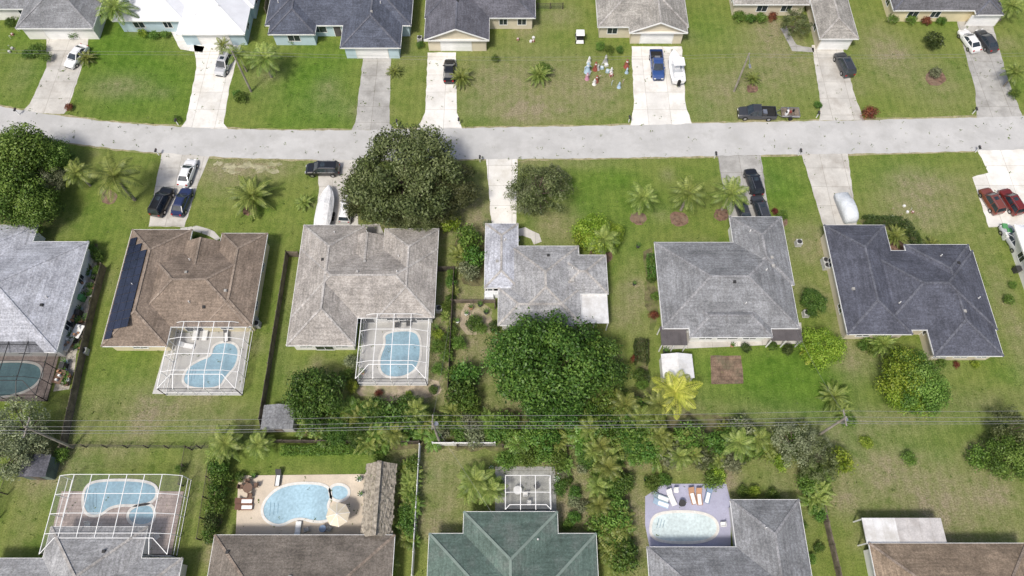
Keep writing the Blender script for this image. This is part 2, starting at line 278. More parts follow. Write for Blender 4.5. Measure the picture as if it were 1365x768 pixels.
# ---------------------------------------------------------------- houses
def rect(r,z):
    a=P(r[0],r[1],z); c=P(r[2],r[3],z); return a.x,c.x,c.y,a.y
def house(name,rects,roofm,wallm,feats=(),pitch=.44,ez=2.75,trim=WHITE,vents=6,cap=None):
    E=empty(name); rf=MB(); wl=MB(); op=MB(); dt=MB(); info=[]
    cap=cap or roofm
    for i,r in enumerate(rects):
        k=r[4] if len(r)>4 else 'h'; zz=ez+.006*i; rm=r[5] if len(r)>5 else roofm
        x0,x1,y0,y1=rect(r,ez); w=x1-x0; d=y1-y0; o=.5+.005*i
        th=.2
        if k=='f':
            zf=zz-.25; rf.box(x0,x1,y0,y1,zf-.12,zf,rm); 
            ww=[(x0+.1,y0+.1),(x1-.1,y0+.1),(x0+.1,y1-.1),(x1-.1,y1-.1),((x0+x1)/2,y0+.1)]
            for a,c in ww: dt.box(a-.06,a+.06,c-.06,c+.06,0,zf-.122,WHITE)
            for t in range(1,4):
                xx=x0+(x1-x0)*t/4; rf.box(xx-.03,xx+.03,y0,y1,zf+.003,zf+.03,rm)
            continue
        hz=min(w,d)/2*pitch
        if k=='h':
            if w>=d: a=(x0+d/2,(y0+y1)/2,zz+hz); c=(x1-d/2,(y0+y1)/2,zz+hz)
            else: a=((x0+x1)/2,y0+w/2,zz+hz); c=((x0+x1)/2,y1-w/2,zz+hz)
            if w>=d: v=[(x0,y0,zz),(x1,y0,zz),(x1,y1,zz),(x0,y1,zz),a,c]; f=[(0,1,5,4),(1,2,5),(2,3,4,5),(3,0,4)]; hp=[(0,4),(3,4),(1,5),(2,5),(4,5)]
            else: v=[(x0,y0,zz),(x1,y0,zz),(x1,y1,zz),(x0,y1,zz),a,c]; f=[(0,1,4),(1,2,5,4),(2,3,5),(3,0,4,5)]; hp=[(0,4),(1,4),(2,5),(3,5),(4,5)]
        elif k=='gy':
            hz=w/2*pitch; v=[(x0,y0,zz),(x1,y0,zz),(x1,y1,zz),(x0,y1,zz),((x0+x1)/2,y0,zz+hz),((x0+x1)/2,y1,zz+hz)]; f=[(1,2,5,4),(3,0,4,5)]; hp=[(4,5)]
            for yy in (y0+o,y1-o): wl.add([(x0+o,yy,zz-.1),(x1-o,yy,zz-.1),((x0+x1)/2,yy,zz+hz-.18)],[(0,1,2)],wallm)
            for s_ in (0,1): dt.bar(v[s_],v[4],.06,.22,trim)
        else:
            hz=d/2*pitch; v=[(x0,y0,zz),(x1,y0,zz),(x1,y1,zz),(x0,y1,zz),(x0,(y0+y1)/2,zz+hz),(x1,(y0+y1)/2,zz+hz)]; f=[(0,1,5,4),(2,3,4,5)]; hp=[(4,5)]
            for xx in (x0+o,x1-o): wl.add([(xx,y0+o,zz-.1),(xx,y1-o,zz-.1),(xx,(y0+y1)/2,zz+hz-.18)],[(0,1,2)],wallm)
        rf.add(v,f,rm)
        for p_,q_ in hp: rf.bar(Vector(v[p_])+Vector((0,0,.02)),Vector(v[q_])+Vector((0,0,.02)),.28,.06,cap)
        g=.02
        dt.box(x0-g,x1+g,y0-g,y0+.02,zz-th,zz+.015,trim); dt.box(x0-g,x1+g,y1-.02,y1+g,zz-th,zz+.015,trim)
        dt.box(x0-g,x0+.02,y0+.021,y1-.021,zz-th,zz+.014,trim); dt.box(x1-.02,x1+g,y0+.021,y1-.021,zz-th,zz+.014,trim)
        dt.add([(x0,y0,zz-th+.01),(x1,y0,zz-th+.01),(x1,y1,zz-th+.01),(x0,y1,zz-th+.01)],[(0,3,2,1)],SOFF)
        wl.box(x0+o,x1-o,y0+o,y1-o,0,zz-.1,wallm)
        info.append((i,x0,x1,y0,y1,zz,hz,o))
        def win(side,t,ww,h0,h1,kind='w'):
            if side in 'SN':
                cx=x0+o+(w-2*o)*t; yy=y0+o if side=='S' else y1-o; s=-1 if side=='S' else 1
                ff=lambda mb,a,b_,e0,e1,z0,z1,m_: mb.box(cx+a,cx+b_,min(yy+s*e0,yy+s*e1),max(yy+s*e0,yy+s*e1),z0,z1,m_)
            else:
                cy=y0+o+(d-2*o)*t; xx=x0+o if side=='W' else x1-o; s=-1 if side=='W' else 1
                ff=lambda mb,a,b_,e0,e1,z0,z1,m_: mb.box(min(xx+s*e0,xx+s*e1),max(xx+s*e0,xx+s*e1),cy+a,cy+b_,z0,z1,m_)
            if kind=='w':
                ff(op,-ww/2,ww/2,-.02,.015,h0,h1,GLASS)
                for a,b_,z0,z1 in ((-ww/2-.08,ww/2+.08,h1,h1+.09),(-ww/2-.08,ww/2+.08,h0-.1,h0),(-ww/2-.08,-ww/2,h0,h1),(ww/2,ww/2+.08,h0,h1),(-.03,.03,h0,h1)):
                    ff(op,a,b_,-.02,.05,z0,z1,WHITE)
            elif kind=='g':
                nb=4
                for q in range(nb): ff(op,-ww/2,ww/2,-.02,.02+.015*(q%2),.03+q*2.1/nb,.03+(q+1)*2.1/nb-.02,WHITE)
                for a,b_,z0,z1 in ((-ww/2-.12,ww/2+.12,2.12,2.24),(-ww/2-.12,-ww/2,0,2.12),(ww/2,ww/2+.12,0,2.12)): ff(op,a,b_,-.02,.07,z0,z1,SOFF)
            else:
                ff(op,-ww/2,ww/2,-.02,.03,.02,2.05,mat('door_paint',(.10,.09,.09),.2)); 
                for a,b_,z0,z1 in ((-ww/2-.08,ww/2+.08,2.05,2.14),(-ww/2-.08,-ww/2,0,2.05),(ww/2,ww/2+.08,0,2.05)): ff(op,a,b_,-.02,.05,z0,z1,WHITE)
        mine=[q for q in feats if q[0]==i]
        for q in mine:
            kk=q[1]; win('S',q[2],q[3],.9 if kk=='w' else 0,2.05,kk)
        if not mine:
            for t in (.2,.5,.8): win('S',t,1.5 if t!=.5 else 2.2,.9 if t!=.5 else .1,2.05)
        for sd,ln in (('W',d),('E',d),('N',w)):
            for t in ((.25,.7) if ln>6 else (.5,)): win(sd,t,1.2,.9,2.05)
    for q in range(vents):
        i,x0,x1,y0,y1,zz,hz,o=random.choice(info); x=U(x0+1.5,x1-1.5); y=U(y0+1.5,y1-1.5); hh=zz
        for (_,a0,a1,b0,b1,z2,h2,_o) in info:
            if a0<x<a1 and b0<y<b1: hh=max(hh,z2+pitch*min(x-a0,a1-x,y-b0,b1-y))
        if q%2: dt.box(x-.2,x+.2,y-.2,y+.2,hh-.1,hh+.16,CONC3 if q%4==1 else BRONZE,.04,.04)
        else: dt.cyl((x,y,hh-.1),(x,y,hh+.4),.06,.06,WHITE,6); dt.cyl((x,y,hh-.1),(x,y,hh+.05),.14,.1,CONC3,6)
    wl.obj('walls',E); rf.obj('roof',E); op.obj('windows_and_doors',E); dt.obj('fascia_and_vents',E)
    return E,info
BR=shing('brown',(.21,.165,.13)); GR=shing('grey_warm',(.34,.315,.29)); GL=shing('grey_light',(.32,.32,.325)); GM=shing('grey_mid',(.215,.22,.23)); SL=shing('slate',(.085,.09,.115)); LB=shing('pale_blue',(.40,.41,.45))
NAV=shing('navy',(.085,.095,.125)); GRN=mat('metal_green',(.115,.165,.14),.12,.5,9,.7,rib=2.2,shingle=True,stain=(.17,.20,.18)); WMET=mat('metal_white',(.76,.77,.8),.05,.6,9,.4,rib=2.4); GT=shing('grey_tan',(.30,.285,.26)); TB=shing('tan_brown',(.24,.185,.135))
WFLAT=mat('white_panel_roof',(.70,.70,.70),.08,.8,8,.5,rib=3,stain=(.5,.48,.45)); DFLAT=mat('dark_panel_roof',(.10,.09,.09),.15,.8,8,.4)
CB=shing('cap_brown',(.26,.21,.17)); CG=shing('cap_grey',(.39,.37,.35)); CM_=shing('cap_mid',(.27,.27,.28)); CS=shing('cap_slate',(.12,.125,.15))
# north row
house('grey_roof_house',[(-70,-60,62,12),(60,-60,124,38)],GM,WALL['white'],[(1,'g',.5,4.8),(0,'w',.8,1.8),(0,'w',.5,1.4)],cap=CM_)
house('white_metal_roof_house',[(190,-60,338,10),(178,-60,244,28),(255,-30,326,46)],WMET,WALL['blue'],[(2,'g',.5,4.8),(1,'w',.3,1.6),(1,'w',.75,1.2),(0,'d',.45,1.)],cap=WHITE,vents=2)
house('navy_roof_house',[(372,-60,548,34),(372,-30,420,46),(466,-30,534,64)],NAV,WALL['blue'],[(2,'g',.5,4.8),(1,'w',.5,1.8),(0,'w',.35,2.2),(0,'d',.48,1.1)],cap=CS)
house('slate_roof_house',[(572,-60,714,24),(571,-30,652,54,'gy')],shing('charcoal',(.12,.12,.14)),WALL['beige'],[(1,'g',.48,4.7),(0,'w',.72,1.2),(0,'w',.9,1.3)],cap=CS)
house('gray_gable_house',[(790,-60,918,36),(832,-30,917,44,'gy')],GT,WALL['beige'],[(1,'g',.5,5.),(0,'w',.15,1.5)],cap=CG)
house('porch_front_house',[(966,-60,1080,6),(1070,-40,1145,52)],GT,WALL['beige'],[(1,'g',.5,4.6),(0,'w',.4,1.6),(0,'w',.75,1.6)],cap=CG)
house('dark_roof_house',[(1168,-60,1338,14),(1275,-50,1338,20)],shing('charcoal2',(.12,.12,.13)),WALL['cream'],[(1,'g',.5,4.6),(0,'w',.2,1.6),(0,'w',.42,1.4)],cap=CS)
# south row
house('pale_roof_house',[(-120,322,75,470),(-130,300,18,400),(60,330,78,440)],LB,WALL['white'])
E,inf=house('brown_roof_house',[(176,306,222,462),(196,334,331,436),(296,311,336,435),(246,322,282,400,'gy')],BR,WALL['cream'],[(0,'w',.5,1.8)],cap=CB)
_,x0,x1,y0,y1,zz,hz,o_=inf[0]; sp=MB(); PV=mat('solar_panel',(.018,.022,.045),.2,1,8,.15,spec=.6)
for i in range(12):
    for j in range(3):
        a=y1-1.6-i*1.2-.0; 
        if a<y0+1.6+.75*j or a>y1-1.4-.9*j: continue
        xa=x0+.3+j*1.12; k_=.44; W_=1.08
        sp.add([(xa,a,zz+k_*(xa-x0)+.16),(xa+W_,a,zz+k_*(xa+W_-x0)+.16),(xa+W_,a-1.15,zz+k_*(xa+W_-x0)+.16),(xa,a-1.15,zz+k_*(xa-x0)+.16)],[(3,2,1,0)],PV)
        sp.bar((xa,a+.01,zz+k_*(xa-x0)+.12),(xa+W_,a+.01,zz+k_*(xa+W_-x0)+.12),.03,.06,BRONZE)
o2=sp.obj('solar_panels',E)
house('warm_grey_roof_house',[(405,300,473,461),(401,332,579,424),(513,305,579,424),(470,314,506,390,'gy')],GR,WALL['white'],cap=CG)
house('old_grey_roof_house',[(647,298,691,384,'h',LB),(680,328,776,432),(664,384,776,434),(742,340,811,392),(771,384,812,430,'f',WFLAT)],GL,WALL['white'],pitch=.30,cap=CG)
b=MB()
for x,y in ((654,376),(660,388),(652,392)): q=P(x,y,.9); b.box(q.x-.7,q.x+.7,q.y-.6,q.y+.6,0,U(.7,1.1),mat('white_tarp',(.72,.74,.76),.1,1,4,.7,bump=.8),.15,.15)
b.obj('tarp_covered_pile')
house('large_grey_roof_house',[(872,323,1066,438),(972,289,1059,380,'h'),(914,400,1030,450),(880,434,917,459,'f',DFLAT),(1026,434,1071,453,'f',DFLAT)],GM,WALL['white'],[(2,'w',.2,1.6),(2,'w',.5,2.6),(2,'w',.8,1.6)],pitch=.36,cap=CM_)
house('slate_blue_roof_house',[(1098,300,1217,446),(1150,334,1330,440),(1205,326,1338,475)],SL,WALL['beige'],[(2,'w',.15,1.6),(2,'w',.5,1.6),(2,'w',.85,1.2),(0,'w',.3,1.6),(0,'w',.7,1.8)],pitch=.33,cap=CS)
house('white_roof_house',[(1352,300,1500,420)],WMET,WALL['white'])
# southern row
house('grey_roof_house',[(68,702,164,860),(-30,744,222,860)],GL,WALL['white'],cap=CG)
house('brown_ridge_house',[(286,713,514,900)],shing('brown_dark',(.19,.165,.14)),WALL['tan'],cap=CB)
house('green_metal_roof_house',[(618,682,748,860),(572,711,803,880)],GRN,WALL['white'],cap=mat('cap_green',(.20,.25,.22),.1,1,9))
house('grey_hip_roof_house',[(973,666,1098,860),(862,729,1098,900)],GM,WALL['grey'],cap=CM_)
house('tan_roof_house',[(1158,724,1420,900),(1150,690,1210,725,'f',WFLAT),(1194,690,1264,724,'f',mat('grey_panel_roof',(.5,.48,.47),.15,1,6,.6,rib=3,stain=(.34,.31,.29)))],TB,WALL['white'],cap=CB)
# ---------------------------------------------------------------- pools and cages
def pool(deckpx,deckm,poolpx,wm,z=.05,spa=None,k=0):
    E=empty('swimming_pool'); sheet('deck',deckpx,z,deckm,E,k=k,thick=.06)
    for pts in [poolpx]+([spa] if spa else []):
        p=smooth_poly([P(x,y,z+.01) for x,y in pts],3)
        a=sum(p[i].x*p[(i+1)%len(p)].y-p[(i+1)%len(p)].x*p[i].y for i in range(len(p)))
        if a<0: p=p[::-1]
        b=MB(); n_=len(p); b.add(p,[tuple(range(n_))],wm); b.obj('water',E)
        r=MB(); v=[]
        for i in range(n_):
            d=(p[(i+1)%n_]-p[i-1]).normalized(); nn=Vector((d.y,-d.x,0))
            for off,zc in ((-.03,z+.005),(-.03,z+.06),(.28,z+.06),(.28,z+.005)): q=p[i]+nn*off; v.append((q.x,q.y,zc))
        f=[]
        for i in range(n_):
            j=(i+1)%n_
            for s_ in range(3): f.append((4*i+s_,4*j+s_,4*j+s_+1,4*i+s_+1))
        r.add(v,f,mat('pool_coping',(.66,.64,.6),.1,2,9)); r.obj('coping',E)
    q=[P(x,y,z+.016) for x,y in poolpx]; cx=sum(a.x for a in q)/len(q); cy=sum(a.y for a in q)/len(q)
    b=MB()
    for i in range(3):
        a=q[0].lerp(Vector((cx,cy,z+.016)),.18+.1*i); c=q[1].lerp(Vector((cx,cy,z+.016)),.18+.1*i); b.bar(a,c,.05,.004,mat('step_tile',(.12,.22,.30),.1))
    b.obj('pool_steps',E)
def cage(r,fm,sm,ez=2.6,top=3.3,inset=1.6,sx=2.1,sy=2.1,w=.07,name='pool_screen_enclosure',door=True):
    a=P(r[0],r[1]);c=P(r[2],r[3]); x0,x1,y0,y1=a.x,c.x,c.y,a.y; E=empty(name); b=MB(); s=MB()
    nx_=max(2,round((x1-x0)/sx)); ny_=max(2,round((y1-y0)/sy))
    xs=[x0+(x1-x0)*i/nx_ for i in range(nx_+1)]; ys=[y0+(y1-y0)*i/ny_ for i in range(ny_+1)]
    ht=lambda x,y: ez+(top-ez)*min(1,min(x-x0,x1-x,y-y0)/inset)
    for x in xs:
        b.box(x-w/2,x+w/2,y0-w/2,y0+w/2,.05,ez,fm)
        prof=[y0,min(y0+inset,y1)]+[q for q in ys if q>y0+inset+.3]
        if prof[-1]<y1-.01: prof.append(y1)
        for i in range(len(prof)-1): b.bar((x,prof[i],ht(x,prof[i])),(x,prof[i+1],ht(x,prof[i+1])),w,w,fm)
    for y in ys:
        for x in (x0,x1): b.box(x-w/2,x+w/2,y-w/2,y+w/2,.05,ez,fm)
        prof=[x0,x0+inset]+[q for q in xs if x0+inset+.3<q<x1-inset-.3]+[x1-inset,x1]
        for i in range(len(prof)-1): b.bar((prof[i],y,ht(prof[i],y)),(prof[i+1],y,ht(prof[i+1],y)),w*.8,w*.8,fm)
    for z_ in (.12,1.0,ez):
        b.bar((x0,y0,z_),(x1,y0,z_),w*.8,w*.8,fm); b.bar((x0,y0,z_),(x0,y1,z_),w*.8,w*.8,fm); b.bar((x1,y0,z_),(x1,y1,z_),w*.8,w*.8,fm)
    xa,xb,ya=x0+inset,x1-inset,y0+inset
    s.add([(x0,y0,ez),(x1,y0,ez),(x1,y1,ez),(x0,y1,ez),(xa,ya,top),(xb,ya,top),(xb,y1,top),(xa,y1,top),(x0,y0,0.05),(x1,y0,.05),(x1,y1,.05),(x0,y1,.05)],
          [(4,5,6,7),(0,1,5,4),(1,2,6,5),(3,0,4,7),(8,9,1,0),(9,10,2,1),(11,8,0,3)],sm)
    b.bar((xa,ya,top),(xb,ya,top),w,w,fm); b.bar((x0,y0,ez),(xa,ya,top),w,w,fm); b.bar((x1,y0,ez),(xb,ya,top),w,w,fm)
    b.obj('frame',E); s.obj('screen_panels',E)
pool([(226,444),(333,441),(322,527),(203,525)],GDECK,[(243,516),(248,492),(268,480),(282,476),(286,457),(318,458),(316,486),(300,502),(292,518)],WATER)
cage((240,442,323,527),WHITE,SCREEN,sx=1.9,sy=2.0)
pool([(487,430),(575,430),(569,513),(476,513)],GDECK,[(506,478),(515,458),(512,444),(552,440),(561,455),(558,490),(535,504),(508,500)],WATER)
cage((487,432,570,514),WHITE,SCREEN,sx=2.2)
pool([(-60,450),(85,450),(62,535),(-60,535)],PAVER,[(-30,485),(48,482),(58,500),(40,520),(0,530),(-30,528)],WATER3)
cage((-60,452,64,535),BRONZE,DSCREEN,sx=2.2)
pool([(82,655),(245,655),(228,742),(160,742),(160,705),(70,705)],PAVER,[(112,684),(112,652),(128,641),(206,642),(209,664),(192,673),(150,672),(132,688)],WATER,spa=[(170,690),(176,677),(200,672),(206,684),(202,698),(180,700)])
cage((97,640,236,742),WHITE,SCREEN,sx=2.1,sy=2.1)
pool([(318,634),(490,632),(486,714),(314,714)],TAN,[(350,690),(352,668),(378,646),(432,645),(442,660),(434,676),(444,690),(424,696),(396,688),(372,702)],WATER2,spa=[(441,650),(452,646),(464,651),(464,662),(452,668),(441,662)])
sheet('patio',[(660,622),(740,622),(742,684),(660,684)],.05,mat('patio_slab',(.36,.36,.33),.2,1,8,.9,joint=2.2),thick=.06)
cage((674,640,733,684),WHITE,SCREEN,sx=1.8,sy=1.8,inset=.5,top=2.75,name='patio_screen_enclosure')
pool([(860,662),(884,645),(968,645),(974,668),(974,730),(866,730),(860,700)],LAV,[(868,704),(872,688),(895,683),(935,684),(955,694),(956,712),(936,722),(890,722),(870,716)],WATER4)
sheet('brick_patio',[(947,474),(988,474),(991,512),(948,512)],.02,BRICK,rag=.06)
sheet('patio',[(884,430),(1068,430),(1070,458),(884,466)],.015,CONC)
# tiki hut
E=empty('thatched_tiki_hut'); b=MB(); a=P(492,618,2.4); c=P(522,716,2.4); x0,x1,y0,y1=a.x-.3,c.x,c.y,a.y
for i in range(14):
    t0=i/14; t1=(i+1.6)/14; z0=2.3+1.5*t0; z1=2.3+1.5*t1; xm=(x0+x1)/2; hw=(x1-x0)/2
    for s_ in (-1,1):
        ns=24
        for j in range(ns):
            ya,yb=y0+(y1-y0)*j/ns,y0+(y1-y0)*(j+1)/ns; e=U(-.12,.12)
            b.add([(xm+s_*hw*(1-t0)+s_*e,ya,z0-abs(e)*.5),(xm+s_*hw*(1-t0)+s_*e,yb,z0-abs(e)*.5),(xm+s_*hw*max(0,1-t1),yb,z1-.12),(xm+s_*hw*max(0,1-t1),ya,z1-.12)],[(0,1,2,3)],THATCH)
b.bar(((x0+x1)/2,y0,3.82),((x0+x1)/2,y1,3.82),.5,.2,THATCH)
for x in (x0+.5,x1-.5):
    for t in (.05,.35,.65,.95): b.cyl((x,y0+(y1-y0)*t,0),(x,y0+(y1-y0)*t,2.4),.09,.08,WOOD)
b.obj('thatch_roof_and_posts',E)
# ---------------------------------------------------------------- vegetation
LM=dict(
 oak=leafmat('leaf_oak',(.035,.05,.015),(.105,.13,.042),(.21,.235,.105)),
 mango=leafmat('leaf_mango',(.02,.05,.008),(.06,.14,.02),(.16,.27,.05)),
 mid=leafmat('leaf_mid',(.035,.08,.01),(.105,.195,.028),(.23,.34,.07)),
 lime=leafmat('leaf_lime',(.07,.13,.01),(.20,.31,.026),(.38,.46,.07)),
 grey=leafmat('leaf_greygreen',(.09,.11,.06),(.20,.23,.12),(.34,.37,.22)),
 palm=leafmat('leaf_palm',(.05,.09,.014),(.14,.20,.035),(.33,.38,.10),.2),
 ypalm=leafmat('leaf_yellow_palm',(.16,.18,.02),(.38,.40,.05),(.58,.54,.12),.2),
 red=leafmat('leaf_red',(.06,.02,.015),(.20,.05,.03),(.30,.14,.06)),
 dark=leafmat('leaf_dark',(.02,.04,.01),(.055,.095,.022),(.12,.17,.045)))
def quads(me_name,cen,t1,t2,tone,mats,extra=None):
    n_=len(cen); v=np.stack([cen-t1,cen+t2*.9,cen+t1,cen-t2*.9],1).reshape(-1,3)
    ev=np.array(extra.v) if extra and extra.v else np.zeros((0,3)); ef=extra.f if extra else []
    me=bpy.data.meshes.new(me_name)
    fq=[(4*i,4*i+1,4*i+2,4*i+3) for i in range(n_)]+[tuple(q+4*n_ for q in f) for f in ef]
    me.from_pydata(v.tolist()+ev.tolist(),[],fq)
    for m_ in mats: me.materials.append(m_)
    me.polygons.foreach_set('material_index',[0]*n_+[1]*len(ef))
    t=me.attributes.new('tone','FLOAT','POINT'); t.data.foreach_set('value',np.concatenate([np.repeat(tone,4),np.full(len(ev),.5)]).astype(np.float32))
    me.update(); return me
def norm(a): return a/np.maximum(np.linalg.norm(a,axis=1,keepdims=True),1e-6)
def treemesh(name,Rr,zc,Rz,nl,nleaf,ls,lm,lobe=.34,zmin=-.35,spread=.72,trunk=True):
    ex=MB(); lo=[]
    for i in range(nl):
        ph=i*2.39996+U(-.35,.35); zt=1-(i+.5)/nl*(1-zmin)+U(-.1,.1); zt=max(min(zt,1),-1); rr=math.sqrt(max(0,1-zt*zt))
        q=U(.7,1.12)*spread
        lo.append((Rr*rr*math.cos(ph)*q,Rr*rr*math.sin(ph)*q,zc+Rz*zt*q,Rr*lobe*U(.6,1.3),U(.0,1)))
    lo=np.array(lo); pr=lo[:,3]**2; pr/=pr.sum(); k=rng.choice(nl,nleaf,p=pr)
    d=norm(rng.normal(size=(nleaf,3))+np.array([0,0,.35])); rad=lo[k,3]*rng.uniform(.62,1.1,nleaf)*(1+.28*rng.normal(size=nleaf).clip(-1,1))
    dd=d.copy(); dd[:,2]*=Rz/Rr*.5+.4
    cen=lo[k,:3]+dd*rad[:,None]; cen[:,2]=np.maximum(cen[:,2],.06)
    nn=norm(d+rng.normal(size=(nleaf,3))*.55); a=norm(np.cross(nn,rng.normal(size=(nleaf,3)))); b_=np.cross(nn,a)
    s=ls*rng.uniform(.6,1.35,nleaf)[:,None]
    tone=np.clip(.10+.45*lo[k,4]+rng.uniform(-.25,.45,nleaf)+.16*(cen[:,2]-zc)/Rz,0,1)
    if trunk:
        ex.cyl((0,0,-.1),(0,0,zc-Rz*.4),Rr*.06+.05,Rr*.04+.03,BARK)
        for i in range(0,nl,max(1,nl//8)): ex.cyl((0,0,zc-Rz*.6 if zc-Rz*.6>.1 else .1),tuple(lo[i,:3]),Rr*.03+.02,.03,BARK,5)
    return quads(name,cen,a*s,b_*s*.6,tone,[LM[lm],BARK],ex)
def palmmesh(name,h,nf,Lf,lm,up=(75,-15),lw=.75,stems=1,spr=0.,rad=.16,nleaf=18):
    ex=MB(); C_=[];A=[];B=[];T=[]
    for s_ in range(stems):
        bx,by=(0,0) if stems==1 else (U(-spr,spr),U(-spr,spr)); hh=h*U(.7,1.1) if stems>1 else h
        tx,ty=bx*1.5+U(-.2,.2),by*1.5+U(-.2,.2)
        pts=[Vector((bx+(tx-bx)*t,by+(ty-by)*t,hh*t)) for t in (0,.35,.7,1)]
        for i in range(3): ex.cyl(pts[i]-Vector((0,0,.05)),pts[i+1],rad*(1.25-.15*i),rad*(1.1-.15*i),TRUNK,7)
        top=pts[-1]
        for i in range(nf):
            az=i*2.39996+U(-.25,.25); el=math.radians(up[0]+(up[1]-up[0])*(i/nf)**.8+U(-8,8)); Lx=Lf*U(.85,1.1)*(1.0 if i>nf*.2 else .8); tn=.75-.5*i/nf+U(-.12,.12)
            p=Vector(top); st=Lx/nleaf; rd=Vector((math.cos(az),math.sin(az),0)); sd=Vector((-math.sin(az),math.cos(az),0))
            for j in range(nleaf):
                t=j/nleaf; e=el-math.radians(105)*t**1.4*(.7 if el>0 else .45); dv=rd*math.cos(e)+Vector((0,0,math.sin(e))); p2=p+dv*st
                w=lw*math.sin(math.pi*min(1,.12+t*.9))**.6*Lf/3
                for sg in (-1,1):
                    dirv=(sd*sg+dv*.55+Vector((0,0,-.35-.3*R()))).normalized()
                    c_=p+dirv*w*.5; C_.append(c_); A.append(dirv*w*.5); B.append(dv*st*.5); T.append(tn+U(-.2,.2))
                C_.append((p+p2)/2); A.append(dv*st*.6); B.append(sd*.045); T.append(min(1,tn+.35))
                p=p2
    return quads(name,np.array(C_),np.array(A),np.array(B),np.clip(np.array(T),0,1),[LM[lm],TRUNK],ex)
def bananamesh(name,nf,Lf,h,lm,stems=3):
    ex=MB(); C_=[];A=[];B=[];T=[]
    for s_ in range(stems):
        bx,by=U(-.9,.9),U(-.9,.9); hh=h*U(.6,1.1); ex.cyl((bx,by,-.05),(bx,by,hh),.13,.08,TRUNK,6)
        for i in range(nf):
            az=i*2.39996+U(-.3,.3); el=math.radians(U(15,70)); tn=U(.25,.9); p=Vector((bx,by,hh)); rd=Vector((math.cos(az),math.sin(az),0)); sd=Vector((-rd.y,rd.x,0)); st=Lf/8
            for j in range(8):
                t=j/8; e=el-math.radians(95)*t**1.3; dv=rd*math.cos(e)+Vector((0,0,math.sin(e))); w=.34*math.sin(math.pi*min(1,.1+.9*t))**.6*Lf/2.2
                for sg in (-1,1):
                    dirv=(sd*sg+Vector((0,0,-.25+U(-.1,.1)))).normalized(); C_.append(p+dv*st*.5+dirv*w*.5); A.append(dirv*w*.62); B.append(dv*st*.62); T.append(tn+U(-.08,.08))
                p=p+dv*st
    return quads(name,np.array(C_),np.array(A),np.array(B),np.clip(np.array(T),0,1),[LM[lm],TRUNK],ex)
TM={
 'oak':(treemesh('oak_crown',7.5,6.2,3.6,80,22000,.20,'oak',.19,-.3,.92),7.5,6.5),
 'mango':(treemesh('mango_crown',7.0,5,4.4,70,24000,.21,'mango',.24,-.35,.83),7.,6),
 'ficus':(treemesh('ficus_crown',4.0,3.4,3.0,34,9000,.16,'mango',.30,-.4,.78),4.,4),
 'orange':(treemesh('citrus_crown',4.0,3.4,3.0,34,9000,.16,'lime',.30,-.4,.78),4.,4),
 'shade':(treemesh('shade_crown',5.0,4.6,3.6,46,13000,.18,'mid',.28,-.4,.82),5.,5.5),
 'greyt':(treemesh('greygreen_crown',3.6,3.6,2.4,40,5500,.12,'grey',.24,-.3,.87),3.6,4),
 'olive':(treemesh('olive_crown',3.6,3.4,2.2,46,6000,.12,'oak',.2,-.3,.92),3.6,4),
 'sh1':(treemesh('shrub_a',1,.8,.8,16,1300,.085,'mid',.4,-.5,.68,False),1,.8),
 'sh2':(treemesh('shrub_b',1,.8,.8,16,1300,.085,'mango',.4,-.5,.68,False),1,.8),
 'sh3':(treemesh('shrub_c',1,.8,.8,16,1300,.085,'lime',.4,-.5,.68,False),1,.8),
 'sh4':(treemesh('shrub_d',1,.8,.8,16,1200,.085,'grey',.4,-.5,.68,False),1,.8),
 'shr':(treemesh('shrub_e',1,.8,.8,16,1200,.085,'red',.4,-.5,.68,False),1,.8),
 'shd':(treemesh('shrub_f',1,.8,.8,16,1300,.085,'dark',.4,-.5,.68,False),1,.8),
 'coco':(palmmesh('coconut',4.2,22,3.0,'palm'),3.0,4.4),
 'coco2':(palmmesh('coconut_b',5.0,19,3.2,'palm',(80,-30)),3.0,5),
 'cyc':(palmmesh('cycad',.7,34,2.2,'palm',(80,5),.5,rad=.25,nleaf=16),2.2,1.2),
 'areca':(palmmesh('areca',1.9,8,2.2,'palm',(80,10),.6,stems=6,spr=.8,rad=.05,nleaf=12),2.6,2.6),
 'arecad':(palmmesh('areca_b',1.9,8,2.2,'mid',(80,10),.6,stems=6,spr=.8,rad=.05,nleaf=12),2.6,2.6),
 'yp':(palmmesh('yellow_palm',3.2,18,3.2,'ypalm',(70,-10),.8),3.2,3.6),
 'ban':(bananamesh('banana',8,2.5,1.7,'mid'),2.6,2.2),
 'band':(bananamesh('banana_b',8,2.5,1.7,'palm',4),2.6,2.2),
}
NM=dict(oak='oak_tree',mango='mango_tree',ficus='ficus_tree',orange='citrus_tree',shade='shade_tree',greyt='silver_buttonwood_tree',olive='olive_tree',sh1='shrub',sh2='shrub',sh3='shrub',sh4='shrub',shr='croton_shrub',shd='shrub',coco='coconut_palm',coco2='coconut_palm',cyc='sago_palm',areca='areca_palm',arecad='areca_palm',yp='yellow_palm',ban='banana_plant',band='banana_plant')
def veg(k,x,y,rpx,sz=1.):
    me,r0,z0=TM[k]; sc=1
    for _ in range(3):
        p=P(x,y,z0*sc*sz); sc_px=FP*(S+(y-384)/FP*C)/(H-z0*sc*sz); sc=rpx/sc_px/r0
    place(me,NM[k],(p.x,p.y,0),U(0,6.28),(sc*U(.93,1.07),sc,sc*sz))
